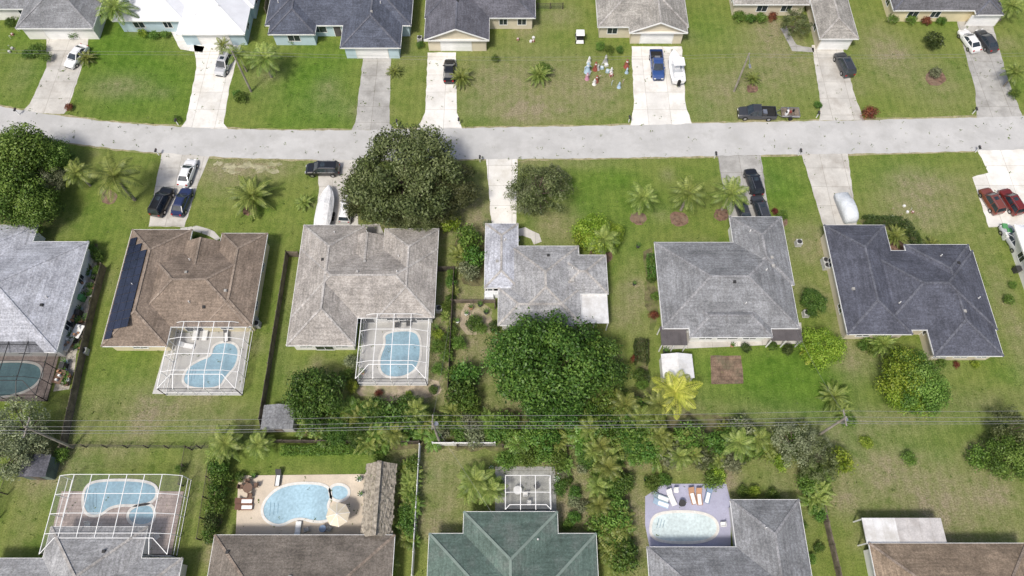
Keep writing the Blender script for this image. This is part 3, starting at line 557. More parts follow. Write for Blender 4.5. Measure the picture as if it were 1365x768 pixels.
VL='''oak 540 232 72 1|oak 500 258 44 .9|oak 590 250 46 .9|oak 560 278 40 .7|shade 22 205 46 1|shade 8 250 45 1|shade 42 275 34 1|shade 62 208 30 1|greyt 64 240 24 1|coco2 150 232 38 1|coco 102 228 24 1|cyc 333 256 36 1.1|cyc 405 268 15 1|
olive 717 248 38 1|greyt 700 262 26 1|greyt 735 240 24 1|coco 806 316 28 .8|orange 790 306 26 1|orange 812 312 20 1|sh3 800 328 18 1.3|sh3 778 318 16 1.3|coco 857 260 26 1|coco 917 256 31 1|coco 974 256 30 1|mango 733 484 72 1|ficus 692 478 46 1|ficus 790 484 46 1|ficus 740 530 40 .9|sh2 718 548 18 1.4|ficus 418 528 42 1|
ficus 1085 402 18 1|orange 1096 462 28 1|yp 1086 468 22 .6|cyc 1178 457 26 1|orange 1208 500 36 1|shade 1232 520 34 1|shade 1222 500 34 1|orange 1212 526 30 .9|cyc 1115 528 26 1|yp 900 520 38 .9|cyc 1195 314 20 1|cyc 1243 326 17 1|
coco 150 8 30 1|coco 350 75 27 1|coco2 318 72 20 1|coco 296 58 15 1|cyc 115 76 15 1|cyc 616 101 20 1|cyc 526 93 13 1|cyc 720 98 20 1.1|sh1 725 92 11 1|cyc 1005 103 13 1|olive 1062 28 20 1|shd 1244 55 14 1|sh4 1247 97 9 1|coco 1356 95 20 1|sh1 1352 125 8 1|coco 1350 5 20 1|greyt 130 -5 20 1|sh1 50 66 10 1|sh2 38 72 8 1|sh1 62 76 8 1|sh2 100 45 8 1|sh1 128 30 8 1|
shr 92 143 6 1|sh1 235 158 5 1|shr 1160 150 11 .8|sh2 1090 140 6 1|sh1 400 50 6 1|sh1 388 54 6 1|sh2 560 60 6 1|sh1 660 78 6 1|sh1 800 62 7 1|sh1 812 66 7 1|sh2 826 66 6 1|sh1 985 22 9 1|sh2 1000 25 8 1|sh1 1015 24 8 1|shr 1030 22 7 1|sh1 1190 25 8 1|sh1 1215 26 8 1|shr 1235 28 7 1|sh2 1255 28 7 1|sh1 30 28 8 1|sh2 15 30 8 1|shr 50 26 7 1|sh3 190 45 7 1|sh1 205 47 7 1|sh1 220 46 6 1|
coco 300 588 30 .8|coco 345 590 24 .8|sh2 292 622 14 1.3|areca 296 606 22 1|sh2 290 655 14 1.3|sh1 287 675 15 1.2|shd 283 695 14 1.3|sh2 281 712 13 1.2|sh1 294 638 14 1.2|
greyt 22 570 42 1|greyt 10 600 38 1|greyt 42 592 26 1|sh1 82 606 11 1|sh2 15 625 12 1|
coco 636 640 30 .7|coco 655 652 26 .7|areca 632 655 20 1|sh1 660 648 14 1|
sh1 1305 610 17 1|sh1 1212 611 10 1|sh3 1155 590 10 .6|shade 1352 608 34 .8|olive 1350 572 30 1|shd 1335 580 18 1|sh3 1117 614 20 1.2|sh3 1041 616 13 .9|greyt 1062 592 34 .9|olive 1090 612 30 1|areca 1088 655 24 1|arecad 1095 635 22 1|coco 985 590 28 .8|coco 1012 585 22 .8|ban 1085 668 18 1|sh2 1092 685 12 1|
coco 520 750 14 .8|sh3 520 760 10 1|sh1 82 740 6 1|sh1 625 318 18 1.5|areca 618 335 20 1|sh2 632 345 18 1.3|sh4 625 360 16 1.3|sh2 632 430 12 1.2|sh1 640 437 10 1|shd 658 436 9 1|sh1 612 458 11 1.1|sh3 585 446 9 1|sh1 583 462 10 1|sh3 600 300 14 1.1|sh4 650 300 8 1|
sh2 622 500 20 1.2|sh2 618 525 22 1.3|sh1 626 542 18 1.2|areca 610 548 22 1|sh1 604 498 13 1|sh1 870 350 8 1|sh2 868 372 7 1|sh1 874 395 7 1|shr 872 420 7 1|sh2 852 500 10 1|sh1 856 512 9 1|shr 846 478 6 1|
sh4 468 482 11 1.1|sh1 462 500 10 1|sh3 470 515 10 1|sh1 583 492 9 1|sh2 578 520 7 1|sh3 545 526 6 1|shr 505 524 6 1|sh1 122 334 9 1|sh2 130 342 9 1|sh1 118 326 7 1|sh1 130 360 7 1|sh2 248 318 7 1|sh1 240 326 6 1|sh3 300 320 5 1|sh1 262 316 5 1|shr 1033 282 5 1|sh1 1043 287 8 1|sh2 1030 462 7 1|shd 1050 466 9 1|shd 994 464 8 1|
sh1 1130 560 12 1|areca 1120 545 16 1|sh2 1150 462 8 1|sh1 1160 466 8 1|sh2 1195 468 8 1|sh1 1255 484 7 1|sh3 1300 486 6 1|shr 1275 486 5 1|sh1 950 640 14 1|sh3 957 634 12 1|sh1 870 645 12 1|sh2 885 640 10 1|sh1 990 655 9 1|sh3 1005 655 9 1|sh1 1030 660 10 1|sh2 765 690 10 1|sh1 756 700 8 1|sh1 1068 700 8 1|sh2 1092 730 8 1|sh1 1080 745 8 1|sh1 240 625 7 1|sh2 320 636 8 1|sh1 505 612 8 1|sh1 1345 400 8 1|sh1 1350 380 6 1|sh1 320 130 9 1|sh2 316 126 7 1'''
for q in VL.replace('\n','').split('|'):
    t=q.split()
    if len(t)==5: veg(t[0],*[float(a) for a in t[1:]])
for k,x0,x1,y0,y1,n_,r in [(['areca','ban','arecad','band','coco','sh2','ficus'],410,565,543,580,34,22),(['areca','arecad','sh1','ban','band','sh2'],640,780,560,590,22,19),(['arecad','areca','ban','band','ficus','sh1','coco','sh2'],775,885,535,612,44,23),(['areca','olive','ban','sh1','sh4','coco','sh2'],880,1000,572,618,28,19),
    (['arecad','band','ban','sh1','areca','coco','sh2'],798,838,620,750,34,20),(['arecad','sh2','band','sh1','areca'],536,552,615,725,17,14),(['sh1','sh2','sh4','ban'],575,640,560,585,12,15),(['sh1','olive','greyt','areca'],1000,1110,570,610,11,17),(['sh2','sh1','areca'],594,606,360,480,11,9),(['sh1','arecad'],668,760,600,620,9,13),(['sh1','sh4','sh2'],745,780,620,680,7,11),(['sh1','shd'],1075,1092,600,650,6,14)]:
    for i in range(n_): veg(random.choice(k),x0+(x1-x0)*(i+.5)/n_ if (x1-x0)>(y1-y0) else U(x0,x1),U(y0,y1) if (x1-x0)>(y1-y0) else y0+(y1-y0)*(i+.5)/n_,r*U(.65,1.2))
def hedge(pts,w,h,lm,name='hedge',dn=260):
    q=[P(*t) for t in pts]; cs=[]
    for i in range(len(q)-1):
        a,b_=q[i],q[i+1]; d=b_-a; ln=d.length; d.normalize(); s=Vector((-d.y,d.x,0)); nn=int(ln*dn*(w+2*h)/2)
        t=rng.uniform(0,ln,nn); e=rng.uniform(0,w+2*h,nn); off=np.where(e<h,-w/2,np.where(e<h+w,e-h-w/2,w/2)); zz=np.where(e<h,e,np.where(e<h+w,h,w+2*h-e))
        zz=zz*(1+.08*np.sin(t*2.1)+.06*rng.normal(size=nn)); off=off+rng.normal(size=nn)*.07
        c=np.array(a)[None]+np.array(d)[None]*t[:,None]+np.array(s)[None]*off[:,None]; c[:,2]=zz
        cs.append(c)
    c=np.concatenate(cs); m_=len(c); nn=norm(rng.normal(size=(m_,3))+np.array([0,0,.6])); a=norm(np.cross(nn,rng.normal(size=(m_,3)))); b_=np.cross(nn,a); s=.09*rng.uniform(.7,1.3,m_)[:,None]
    place(quads(name,c,a*s,b_*s*.7,np.clip(rng.uniform(.1,.9,m_),0,1),[LM[lm]]),name,(0,0,0))
hedge([(1148,296),(1200,298),(1212,312),(1222,334)],1.0,1.1,'dark'); hedge([(853,456),(854,488)],1.5,1.3,'dark'); hedge([(866,342),(868,375)],.8,1.,'mango')
hedge([(376,602),(520,600)],.9,.9,'mid'); hedge([(1148,452),(1180,470)],.6,.7,'mid'); hedge([(855,498),(857,512)],1.2,1.2,'dark')
cs=[]
for i in range(3200):
    x=U(-88,88); y=U(2,98); k=random.randint(1,6)
    for j in range(k): cs.append((x+U(-.25,.25),y+U(-.25,.25),U(.02,.09)))
c=np.array(cs); m_=len(c); nn=norm(rng.normal(size=(m_,3))+np.array([0,0,1.2])); a=norm(np.cross(nn,rng.normal(size=(m_,3)))); b_=np.cross(nn,a); s=.10*rng.uniform(.5,1.4,m_)[:,None]
place(quads('lawn_weeds',c,a*s,b_*s*.6,rng.uniform(.1,.9,m_),[LM['mid']]),'lawn_weeds',(0,0,.03))
# ---------------------------------------------------------------- vehicles
def paint(nm,c): return mat('car_paint_'+nm,c,.04,1,8,.3,coat=.8,spec=.5)
def carmesh(kind,pm):
    b=MB(); g=GLASS
    T=dict(sedan=([(-2.33,.72,.72),(-2.2,.93,.82),(-1.5,1.0,.89),(0,.97,.91),(1.0,.95,.9),(1.9,.82,.86),(2.25,.68,.76),(2.33,.55,.66)],(-1.85,1.1,-1.15,.25,.8,.6,.95,1.43),1.42,.33),
      suv=([(-2.35,.8,.78),(-2.28,1.08,.88),(-1.5,1.1,.94),(0,1.08,.95),(1.1,1.08,.94),(2.0,.98,.9),(2.33,.8,.8),(2.4,.6,.7)],(-2.3,1.25,-2.0,.45,.86,.68,1.06,1.76),1.45,.38),
      pickup=([(-2.8,.7,.9),(-2.75,.72,.95),(-.6,.72,.98),(-.58,1.12,.98),(0,1.1,.98),(1.3,1.1,.97),(2.3,1.04,.93),(2.7,.88,.85),(2.76,.6,.75)],(-.58,1.5,-.42,.75,.88,.7,1.08,1.85),1.75,.4))[kind]
    st,cb,wy,wr=T; secs=[]
    for y,zt,hw in st:
        zt0=zt; secs.append([(-hw*.92,y,.26),(-hw,y,.45),(-hw,y,zt0*.72),(-hw*.95,y,zt0-.07),(-hw*.8,y,zt0),(hw*.8,y,zt0),(hw*.95,y,zt0-.07),(hw,y,zt0*.72),(hw,y,.45),(hw*.92,y,.26)])
    b.loft([s_[::-1] for s_ in secs],pm)
    y0,y1,ya,yb,hw,hr,zb,zr=cb
    base=[(-hw,y0,zb-.05),(hw,y0,zb-.05),(hw,y1,zb-.05),(-hw,y1,zb-.05)]; top=[(-hr,ya,zr-.05),(hr,ya,zr-.05),(hr,yb,zr-.05),(-hr,yb,zr-.05)]
    b.add(base+top,[(0,1,5,4),(1,2,6,5),(2,3,7,6),(3,0,4,7)],g)
    t2=[(-hr*.8,ya+.15,zr+.02),(hr*.8,ya+.15,zr+.02),(hr*.8,yb-.2,zr+.02),(-hr*.8,yb-.2,zr+.02)]
    tt=[(x*1.03,y*1.03,z_+.012) for x,y,z_ in top]; b.add(tt+t2,[(4,5,6,7),(0,1,5,4),(1,2,6,5),(2,3,7,6),(3,0,4,7)],pm)
    for i in range(4): b.bar(base[i],top[i],.09,.09,pm)
    ym=(ya+yb)/2
    for s_ in (-1,1):
        b.bar((s_*hw*1.0,ym,zb-.02),(s_*hr*1.02,ym,zr-.04),.08,.06,pm); b.box(s_*(hw+.12)-.1,s_*(hw+.12)+.1,y1-.55,y1-.42,zb,zb+.14,pm)
        f=st[-1]; b.box(s_*f[2]*.75-.16,s_*f[2]*.75+.16,f[0]-.12,f[0]+.015,.58,.72,WHITE); r=st[0]; b.box(s_*r[2]*.85-.12,s_*r[2]*.85+.12,r[0]-.02,r[0]+.1,.7 if kind!='pickup' else .62,.88 if kind!='pickup' else .72,mat('tail_light',(.4,.02,.02),.1))
        for q in (-1,1):
            xx=s_*(st[3][2]-.12); b.cyl((xx-.12,q*wy,wr),(xx+.14*s_+.0,q*wy,wr),wr,wr,RUB,14); b.cyl((xx,q*wy,wr),(xx+.155*s_,q*wy,wr),wr*.55,wr*.55,CHROME,10)
    if kind=='suv': b.box(-hr*.5,hr*.5,-.5,.1,zr+.022,zr+.03,g)
    if kind!='pickup':
        for s_ in (-1,1): b.bar((s_*hr*.85,ya+.2,zr+.05),(s_*hr*.85,yb-.25,zr+.05),.03,.03,CHROME if kind=='suv' else pm)
    b.bar((-.5,y1+.05,zb+.0),(.5,y1+.05,zb+.0),.06,.03,RUB)
    if kind=='pickup':
        b.box(-.98,-.9,-2.78,-.6,.7,1.14,pm); b.box(.9,.98,-2.78,-.6,.7,1.14,pm); b.box(-.9,.9,-2.8,-2.72,.7,1.14,pm); b.box(-.9,.9,-2.71,-.62,.73,.76,RUB)
        b.box(-.5,.3,-1.4,-.8,.76,1.2,CHROME)
    b.bar((0,st[-1][0]-.05,.42),(0,st[-1][0]+.02,.42),1.2,.2,RUB)
    return b.mesh(kind,False)
CMs={}
PC=dict(black=(.012,.012,.014),white=(.75,.75,.75),blue=(.03,.07,.22),navy=(.02,.03,.09),red=(.15,.018,.014),orange=(.18,.05,.035),silver=(.45,.46,.48),char=(.04,.042,.048))
def car(kind,c,x,y,rot=0,sc=1):
    if (kind,c) not in CMs: CMs[(kind,c)]=carmesh(kind,paint(c,PC[c]))
    p=P(x,y,.8); place(CMs[(kind,c)],{'pickup':'pickup_truck'}.get(kind,'parked_car' if kind=='sedan' else 'parked_suv'),(p.x,p.y,.014),math.radians(rot),sc)
for a in [('sedan','white',101,74,160),('suv','silver',298,84,170,.95),('sedan','black',599,93,0),('pickup','blue',876,86,180),('suv','char',1126,85,10),('sedan','white',1293,53,14),('sedan','char',1316,53,14),('pickup','char',1009,150,88),
 ('sedan','white',249,229,-6,.98),('suv','black',215,268,-12),('sedan','navy',242,268,-8),('suv','black',430,225,90,1.02),('suv','white',462,278,-4,.92),('suv','black',1005,242,8,.95),('suv','char',1014,277,8,.92),('sedan','char',990,278,8,.95),('suv','orange',1323,267,14,.9),('suv','red',1349,268,14,.9),('sedan','silver',1352,318,15)]: car(*a)
def boat(x,y,rot,cover=None,name='boat_on_trailer',L_=6.5):
    E=empty(name); b=MB(); secs=[]; hm=mat('boat_gelcoat',(.8,.8,.8),.05,1,9,.3)
    for t,w,k in ((-.5,1.1,.5),(-.3,1.2,.5),(0,1.2,.5),(.2,1.05,.5),(.35,.75,.55),(.45,.35,.7),(.5,.04,.95)):
        yy=t*L_; secs.append([(0,yy,k),(w*.8,yy,k+.3),(w,yy,1.35+.2*max(0,t)),(w*.85,yy,1.4+.2*max(0,t)),(-w*.85,yy,1.4+.2*max(0,t)),(-w,yy,1.35+.2*max(0,t)),(-w*.8,yy,k+.3)])
    b.loft(secs,hm)
    if cover:
        s2=[]
        for t,w,k in ((-.51,1.1,.2),(-.3,1.25,.55),(0,1.25,.8),(.2,1.1,.5),(.35,.8,.35),(.46,.35,.25),(.505,.06,.2)):
            yy=t*L_; s2.append([(w,yy,1.3),(w*.6,yy,1.42+k*.7),(0,yy,1.42+k),(-w*.6,yy,1.42+k*.7),(-w,yy,1.3)])
        b.loft(s2,cover)
    else:
        b.box(-.8,.8,-2.6,.2,1.41,1.43,mat('boat_deck_liner',(.45,.47,.5),.1)); b.box(-.45,.45,-.9,-.1,1.43,2.1,hm,.08,.1); b.box(-.5,.5,-.12,-.06,1.9,2.4,GLASS); b.box(-.7,.7,-2.4,-1.9,1.43,1.85,hm,.05,.05); b.box(-.9,.9,-1.6,.1,3.0,3.06,hm)
        for sx in (-.8,.8):
            for sy in (-1.5,0): b.cyl((sx,sy,1.4),(sx,sy,3.),.025,.025,CHROME,5)
        b.box(-.22,.22,-3.75,-3.3,.7,1.75,RUB,.03,.05)
    for sx in (-.95,.95):
        b.bar((sx,-3.2,.5),(sx,1.6,.5),.08,.1,CHROME); b.bar((sx,1.6,.5),(0,4.1,.5),.08,.1,CHROME)
        for sy in (-1.5,-.7): b.cyl((sx+.12,sy,.33),(sx+.32,sy,.33),.33,.33,RUB,12)
    o=b.obj('hull_and_trailer',E); p=P(x,y,1.); E.location=(p.x,p.y,0); E.rotation_euler=(0,0,math.radians(rot)); E.scale=(.95,.95,.95)
boat(901,89,2,None); boat(434,276,-3,mat('boat_tarp',(.72,.72,.72),.1,1.5,6,.8,bump=.6),L_=7)
b=MB(); TARP=mat('car_cover',(.62,.65,.68),.1,1.2,5,.8,bump=.8); secs=[]
for y,zt,w in ((-2.4,.55,.75),(-2.2,1.1,.9),(-1.6,1.55,.95),(-.6,1.72,.97),(.5,1.65,.97),(1.2,1.15,.97),(2.1,1.0,.92),(2.4,.55,.75)):
    secs.append([(w*1.04,y,.1),(w,y,.8*zt),(w*.72,y,zt),(0,y,zt+.05),(-w*.72,y,zt),(-w,y,.8*zt),(-w*1.04,y,.1)])
b.loft(secs,TARP); o=b.obj('covered_car',smooth=True); o.location=P(1129,275,.8); o.location.z=.02; o.rotation_euler=(0,0,math.radians(8))
def trailer(x,y,rot,name,load):
    b=MB(); b.box(-.8,.8,-1.3,1.3,.5,.56,WOOD)
    for s_ in (-1,1): b.box(s_*.8-.03,s_*.8+.03,-1.3,1.3,.56,.85,CHROME); b.cyl((s_*.86,0,.3),(s_*1.04,0,.3),.3,.3,RUB,12); b.bar((s_*.7,1.3,.5),(0,2.3,.5),.06,.08,CHROME)
    b.box(-.77,.77,-1.33,-1.28,.56,.85,CHROME); 
    for i in range(load): xx,yy=U(-.55,.4),U(-1,.8); b.box(xx,xx+U(.2,.4),yy,yy+U(.2,.4),.56,U(.75,1.2),random.choice([WHITE,RUB,WOOD,CHROME,mat('crate_red',(.22,.06,.05))]),.02,.02)
    o=b.obj(name); p=P(x,y,.5); o.location=(p.x,p.y,.02); o.rotation_euler=(0,0,math.radians(rot))
trailer(1053,151,88,'utility_trailer',8)
b=MB(); b.box(-.6,.6,-1.1,1.1,.25,.5,WHITE,.03,.1); b.box(-.55,.55,.5,1.1,.5,.85,WHITE,.05,.12); b.box(-.55,.55,-.5,.1,.5,.75,RUB); b.box(-.55,.55,-.6,-.5,.5,1.2,RUB); b.box(-.65,.65,-1.,.3,1.8,1.86,WHITE,.04,.04)
for sx in (-.58,.58):
    for sy in (-.9,.2): b.cyl((sx,sy,.4),(sx,sy,1.8),.025,.025,RUB,5)
    for sy in (-.75,.75): b.cyl((sx-.1,sy,.25),(sx+.1,sy,.25),.25,.25,RUB,12)
o=b.obj('golf_cart'); p=P(773,48,.8); o.location=(p.x,p.y,.01)
# ---------------------------------------------------------------- fences
def fence(pts,h,m,name='wood_fence',sp=2.4,link=False):
    b=MB(); q=[P(*t) for t in pts]
    for i in range(len(q)-1):
        a,c=q[i],q[i+1]; n_=max(1,round((c-a).length/sp)); d=(c-a)/n_
        for j in range(n_+1):
            if j==n_ and i<len(q)-2: continue
            e=a+d*j; b.box(e.x-.06,e.x+.06,e.y-.06,e.y+.06,0,h+.08,m)
        for j in range(n_):
            e=a+d*(j+.03); f=a+d*(j+.97); hh=h+U(-.05,.03)
            if link: b.bar(e+Vector((0,0,hh)),f+Vector((0,0,hh)),.04,.04,m); b.add([e+Vector((0,0,.03)),f+Vector((0,0,.03)),f+Vector((0,0,hh-.03)),e+Vector((0,0,hh-.03))],[(0,1,2,3)],LINK)
            else:
                k=12
                for s_ in range(k):
                    g=e+(f-e)*(s_+.02)/k; g2=e+(f-e)*(s_+.94)/k; z1=hh+U(-.03,.02); b.bar(g+Vector((0,0,z1/2)),g2+Vector((0,0,z1/2)),.03,z1-.04,m)
                b.bar(e+Vector((0,0,hh*.85)),f+Vector((0,0,hh*.85)),.12,.08,m)
    b.obj(name)
VIN=mat('white_vinyl',(.74,.74,.73),.05,1,9,.5); DW=mat('dark_fence_wood',(.09,.075,.06),.35,1,9)
fence([(385,342),(376,400),(350,562)],1.6,WOOD); fence([(385,342),(400,343)],1.6,WOOD); fence([(350,562),(354,590),(560,592)],1.5,DW)
fence([(142,358),(128,410),(88,600)],1.6,WOOD); fence([(583,362),(606,362),(600,480),(598,520)],1.5,DW)
fence([(88,596),(252,598),(244,648)],1.3,DW,'chain_link_fence',2.4,True); fence([(30,600),(0,690)],1.5,DW,'chain_link_fence',2.4,True)
fence([(561,596),(551,768)],1.6,VIN,'vinyl_fence'); fence([(578,594),(660,594)],1.6,VIN,'vinyl_fence'); fence([(1085,640),(1120,790)],1.6,WOOD)
fence([(602,404),(660,404),(660,412)],1.1,WOOD,'picket_fence',1.5); fence([(610,596),(1000,600)],1.3,DW,'chain_link_fence',2.6,True); fence([(256,600),(268,598),(350,598)],1.4,DW,'chain_link_fence',2.4,True)
fence([(284,612),(268,720)],1.4,DW,'chain_link_fence',2.4,True); fence([(700,12),(750,12)],1.2,DW,'chain_link_fence',2,True); fence([(546,-20),(546,30)],1.5,WOOD); fence([(360,-20),(356,20)],1.5,WOOD)
# ---------------------------------------------------------------- utility poles and wires
def pole(x,y,h,arm=1.2,tr=False,rot=0,lamp=False,name='utility_pole'):
    p=P(x,y,h); b=MB(); X0,Y0=p.x,p.y; WP=mat('pole_wood',(.30,.27,.23),.25,1,9); b.cyl((X0,Y0,-.2),(X0,Y0,h),.17,.11,WP,10)
    if arm:
        b.bar((X0-.0,Y0-arm,h-.35),(X0,Y0+arm,h-.35),.12,.12,WP)
        for s_ in (-1,-.45,.45,1): b.cyl((X0,Y0+s_*arm,h-.29),(X0,Y0+s_*arm,h-.05),.05,.035,CHROME,6)
    if tr: b.cyl((X0+.35,Y0,h-1.9),(X0+.35,Y0,h-.9),.25,.25,CHROME,12); b.box(X0,X0+.3,Y0-.05,Y0+.05,h-1.4,h-1.3,CHROME)
    if lamp: b.bar((X0,Y0,h-.3),(X0-.3,Y0-2.2,h+.1),.06,.06,CHROME); b.box(X0-.45,X0-.15,Y0-2.8,Y0-2.1,h+.02,h+.16,CHROME,.04,.08)
    b.obj(name); return (X0,Y0,h)
def wire(a,c,sag=.8,r=.018,n_=20,m=None):
    b=MB(); a=Vector(a);c=Vector(c); pr=None
    for i in range(n_+1):
        t=i/n_; q=a.lerp(c,t)-Vector((0,0,4*sag*t*(1-t)))
        if pr is not None: b.bar(pr,q,r*2,r*2,m or WM)
        pr=q
    b.obj('power_line')
WM=mat('wire_metal',(.25,.25,.25),.1,1,5,.5,metal=.2)
ps=[pole(-330,560,9.5),pole(33,569,9.5,1.1),pole(576,562,9.5,.8,True),pole(1128,556,9.5,.9,True),pole(1560,552,9.5)]
for i in range(len(ps)-1):
    for off,dz in ((-.7,-.05),(.0,.05),(.7,-.05),(0,-1.6)): 
        a=ps[i];c=ps[i+1]; wire((a[0],a[1]+off,a[2]+dz),(c[0],c[1]+off,c[2]+dz),.7,.013 if dz>-1 else .022)
qs=[pole(-380,50,8.5,0),pole(309,68,8.5,0),pole(999,71,8,0,lamp=True,name='street_lamp'),pole(1600,60,8.5,0)]
for i in range(3):
    for dz in (-.1,-.7): wire((qs[i][0],qs[i][1],qs[i][2]+dz),(qs[i+1][0],qs[i+1][1],qs[i+1][2]+dz),.9,.009)
wire(ps[2],tuple(P(600,424,3.2)),.5,.009); wire(ps[2],tuple(P(660,690,3.4)),.4,.009); wire(ps[3],tuple(P(1062,440,3.4)),.5,.009)
# ---------------------------------------------------------------- garden things
def at(o,x,y,rot=0,z=.0,s=1):
    p=P(x,y); o.location=(p.x,p.y,z); o.rotation_euler=(0,0,math.radians(rot)); o.scale=(s,s,s)
CO=dict(or_=(.36,.20,.12),rust=(.24,.13,.09),blue=(.18,.25,.36),red=(.28,.08,.06),teal=(.32,.40,.43),pink=(.50,.25,.34),wh=(.72,.72,.70),dk=(.05,.05,.05),ye=(.62,.55,.42),gr=(.1,.3,.12),lb=(.38,.50,.62),br=(.16,.10,.07),gy=(.35,.35,.34),bo=(.40,.23,.14))
def cm(k): return mat('plastic_'+k,CO[k],.08,1,9,.5)
def lounger(x,y,rot,k,z=.052):
    b=MB(); m_=cm(k); b.box(-.33,.33,-.95,.35,.28,.36,m_,.02,.02); b.add([(-.33,.35,.3),(.33,.35,.3),(.33,.95,.75),(-.33,.95,.75),(-.33,.35,.38),(.33,.35,.38),(.33,.92,.83),(-.33,.92,.83)],[(0,3,2,1),(4,5,6,7),(0,1,5,4),(1,2,6,5),(2,3,7,6),(3,0,4,7)],m_)
    b.box(-.2,.2,-.9,.3,.361,.375,WHITE)
    for sx in (-.28,.28):
        for sy in (-.8,.3): b.cyl((sx,sy,0),(sx,sy,.28),.025,.025,WHITE,5)
    at(b.obj('lounge_chair'),x,y,rot,z)
def chair(x,y,rot,k,z=.052):
    b=MB(); m_=cm(k); b.box(-.25,.25,-.25,.25,.4,.46,m_); b.box(-.25,.25,.22,.28,.46,.95,m_); 
    for sx in (-.22,.22):
        b.box(sx-.03,sx+.03,-.22,.22,.6,.65,m_)
        for sy in (-.21,.2): b.cyl((sx,sy,0),(sx,sy,.62 if sy<0 else .4),.02,.02,m_,5)
    at(b.obj('patio_chair'),x,y,rot,z)
def table(x,y,r,k,z=.052):
    b=MB(); b.cyl((0,0,.7),(0,0,.74),r,r,cm(k),18); b.cyl((0,0,.03),(0,0,.7),.05,.05,RUB,8); b.cyl((0,0,0),(0,0,.04),.3,.25,RUB,12); at(b.obj('patio_table'),x,y,0,z)
def umbrella(x,y,r,k):
    b=MB(); p=[(r*math.cos(i*math.pi/4),r*math.sin(i*math.pi/4),2.15) for i in range(8)]
    b.add(p+[(0,0,2.75)],[(i,(i+1)%8,8) for i in range(8)],cm(k)); b.cyl((0,0,0),(0,0,2.85),.03,.03,CHROME,6); b.cyl((0,0,0),(0,0,.1),.3,.25,RUB,12)
    for i in range(8): b.bar(p[i],(0,0,2.76),.04,.03,WHITE)
    at(b.obj('patio_umbrella'),x,y,10,.052)
umbrella(456,690,1.35,'ye'); table(333,652,.55,'br')
for a,b_,r_ in ((323,650,90),(343,648,-90),(332,642,180),(335,662,0)): chair(a,b_,r_,'br')
lounger(327,669,90,'rust'); lounger(327,677,90,'rust'); lounger(372,638,0,'dk'); lounger(398,707,180,'wh'); chair(410,707,200,'gy'); table(432,706,.4,'blue'); chair(440,706,160,'gy')
for x,y,r_,k in ((880,664,70,'teal'),(880,672,70,'lb'),(894,664,20,'wh'),(922,662,10,'bo'),(931,663,0,'bo'),(943,661,-20,'blue')): lounger(x,y,r_,k)
table(908,672,.4,'dk'); chair(900,655,0,'wh'); chair(962,700,-90,'wh')
for x,y,r_,k in ((262,446,0,'wh'),(275,446,0,'wh'),(303,448,10,'dk'),(250,462,80,'wh')): lounger(x,y,r_,k)
for x,y in ((530,436),(545,434)): chair(x,y,0,'dk')
table(690,655,.5,'wh'); chair(700,660,-90,'wh'); chair(715,650,30,'dk'); chair(705,672,0,'wh')
for x,y,r_ in ((148,737,0),(200,722,0),(212,716,40),(120,700,10)): chair(x,y,r_,'wh')
def pot(x,y,k='or_',s=1):
    b=MB(); b.cyl((0,0,0),(0,0,.4*s),.16*s,.24*s,cm(k),10); b.cyl((0,0,.4*s),(0,0,.46*s),.27*s,.27*s,cm(k),10)
    for i in range(7): t=i*.9; b.bar((0,0,.4*s),(.35*s*math.cos(t),.35*s*math.sin(t),.9*s),.1,.02,mat('pot_leaf',(.08,.16,.03)))
    at(b.obj('potted_plant'),x,y,U(0,90))
def bin_(x,y,k='gr'):
    b=MB(); b.box(-.28,.28,-.33,.33,.05,1.0,cm(k),-.04,-.04); b.box(-.34,.34,-.4,.38,1.0,1.07,cm(k),.03,.03); b.cyl((-.3,.35,.1),(.3,.35,.1),.1,.1,RUB,8); at(b.obj('trash_bin'),x,y,U(-10,10))
def ac(x,y):
    b=MB(); b.box(-.42,.42,-.42,.42,.0,.08,CONC3); b.box(-.38,.38,-.38,.38,.08,.85,WALL['grey']); b.cyl((0,0,.85),(0,0,.88),.33,.33,BRONZE,16)
    for i in range(4): b.box(-.39,.39,-.39,.39,.2+i*.16,.23+i*.16,CHROME)
    at(b.obj('air_conditioner_unit'),x,y,0)
def shed(r,m,h=2.1,name='garden_shed',wm=None,dark=False):
    a=P(r[0],r[1],h);c=P(r[2],r[3],h); x0,x1,y0,y1=a.x,c.x,c.y,a.y; b=MB(); wm=wm or WALL['white']; b.box(x0+.12,x1-.12,y0+.12,y1-.12,0,h,wm); xm=(x0+x1)/2
    b.add([(x0,y0,h),(xm,y0,h+.5),(x1,y0,h),(x0,y1,h),(xm,y1,h+.5),(x1,y1,h)],[(0,1,4,3),(1,2,5,4),(0,2,1),(3,4,5)],m); b.box(xm-.5,xm+.5,y0+.08,y0+.12,.05,1.8,GLASS if dark else WOOD)
    for i in range(1,5):
        t=y0+(y1-y0)*i/5; b.bar((x0,t,h+.02),(xm,t,h+.52),.06,.03,m); b.bar((x1,t,h+.02),(xm,t,h+.52),.06,.03,m)
    b.obj(name)
shed((32,606,60,636),shing('charcoal',(.12,.12,.14)),2.2,wm=mat('shed_green_grey',(.12,.15,.14))); shed((881,472,926,504),WFLAT,2.0); shed((352,540,390,572),GM,1.9,wm=WALL['grey']); 
for x,y in ((340,428),(344,434),(340,420),(115,470),(586,414),(1073,420),(650,392),(1098,350),(1100,357),(1063,326),(560,55)): ac(x,y)
for x,y,k in ((1334,306,'gr'),(1340,312,'gr'),(1338,318,'wh'),(88,490,'dk'),(655,362,'wh'),(108,420,'dk'),(112,400,'gr'),(1352,362,'dk')): bin_(x,y,k)
for i in range(34):
    y=U(355,515); pot(131-(y-345)*.23+U(-12,6),y,random.choice(['gy','wh','dk','teal','br','or_']),U(.7,1.3))
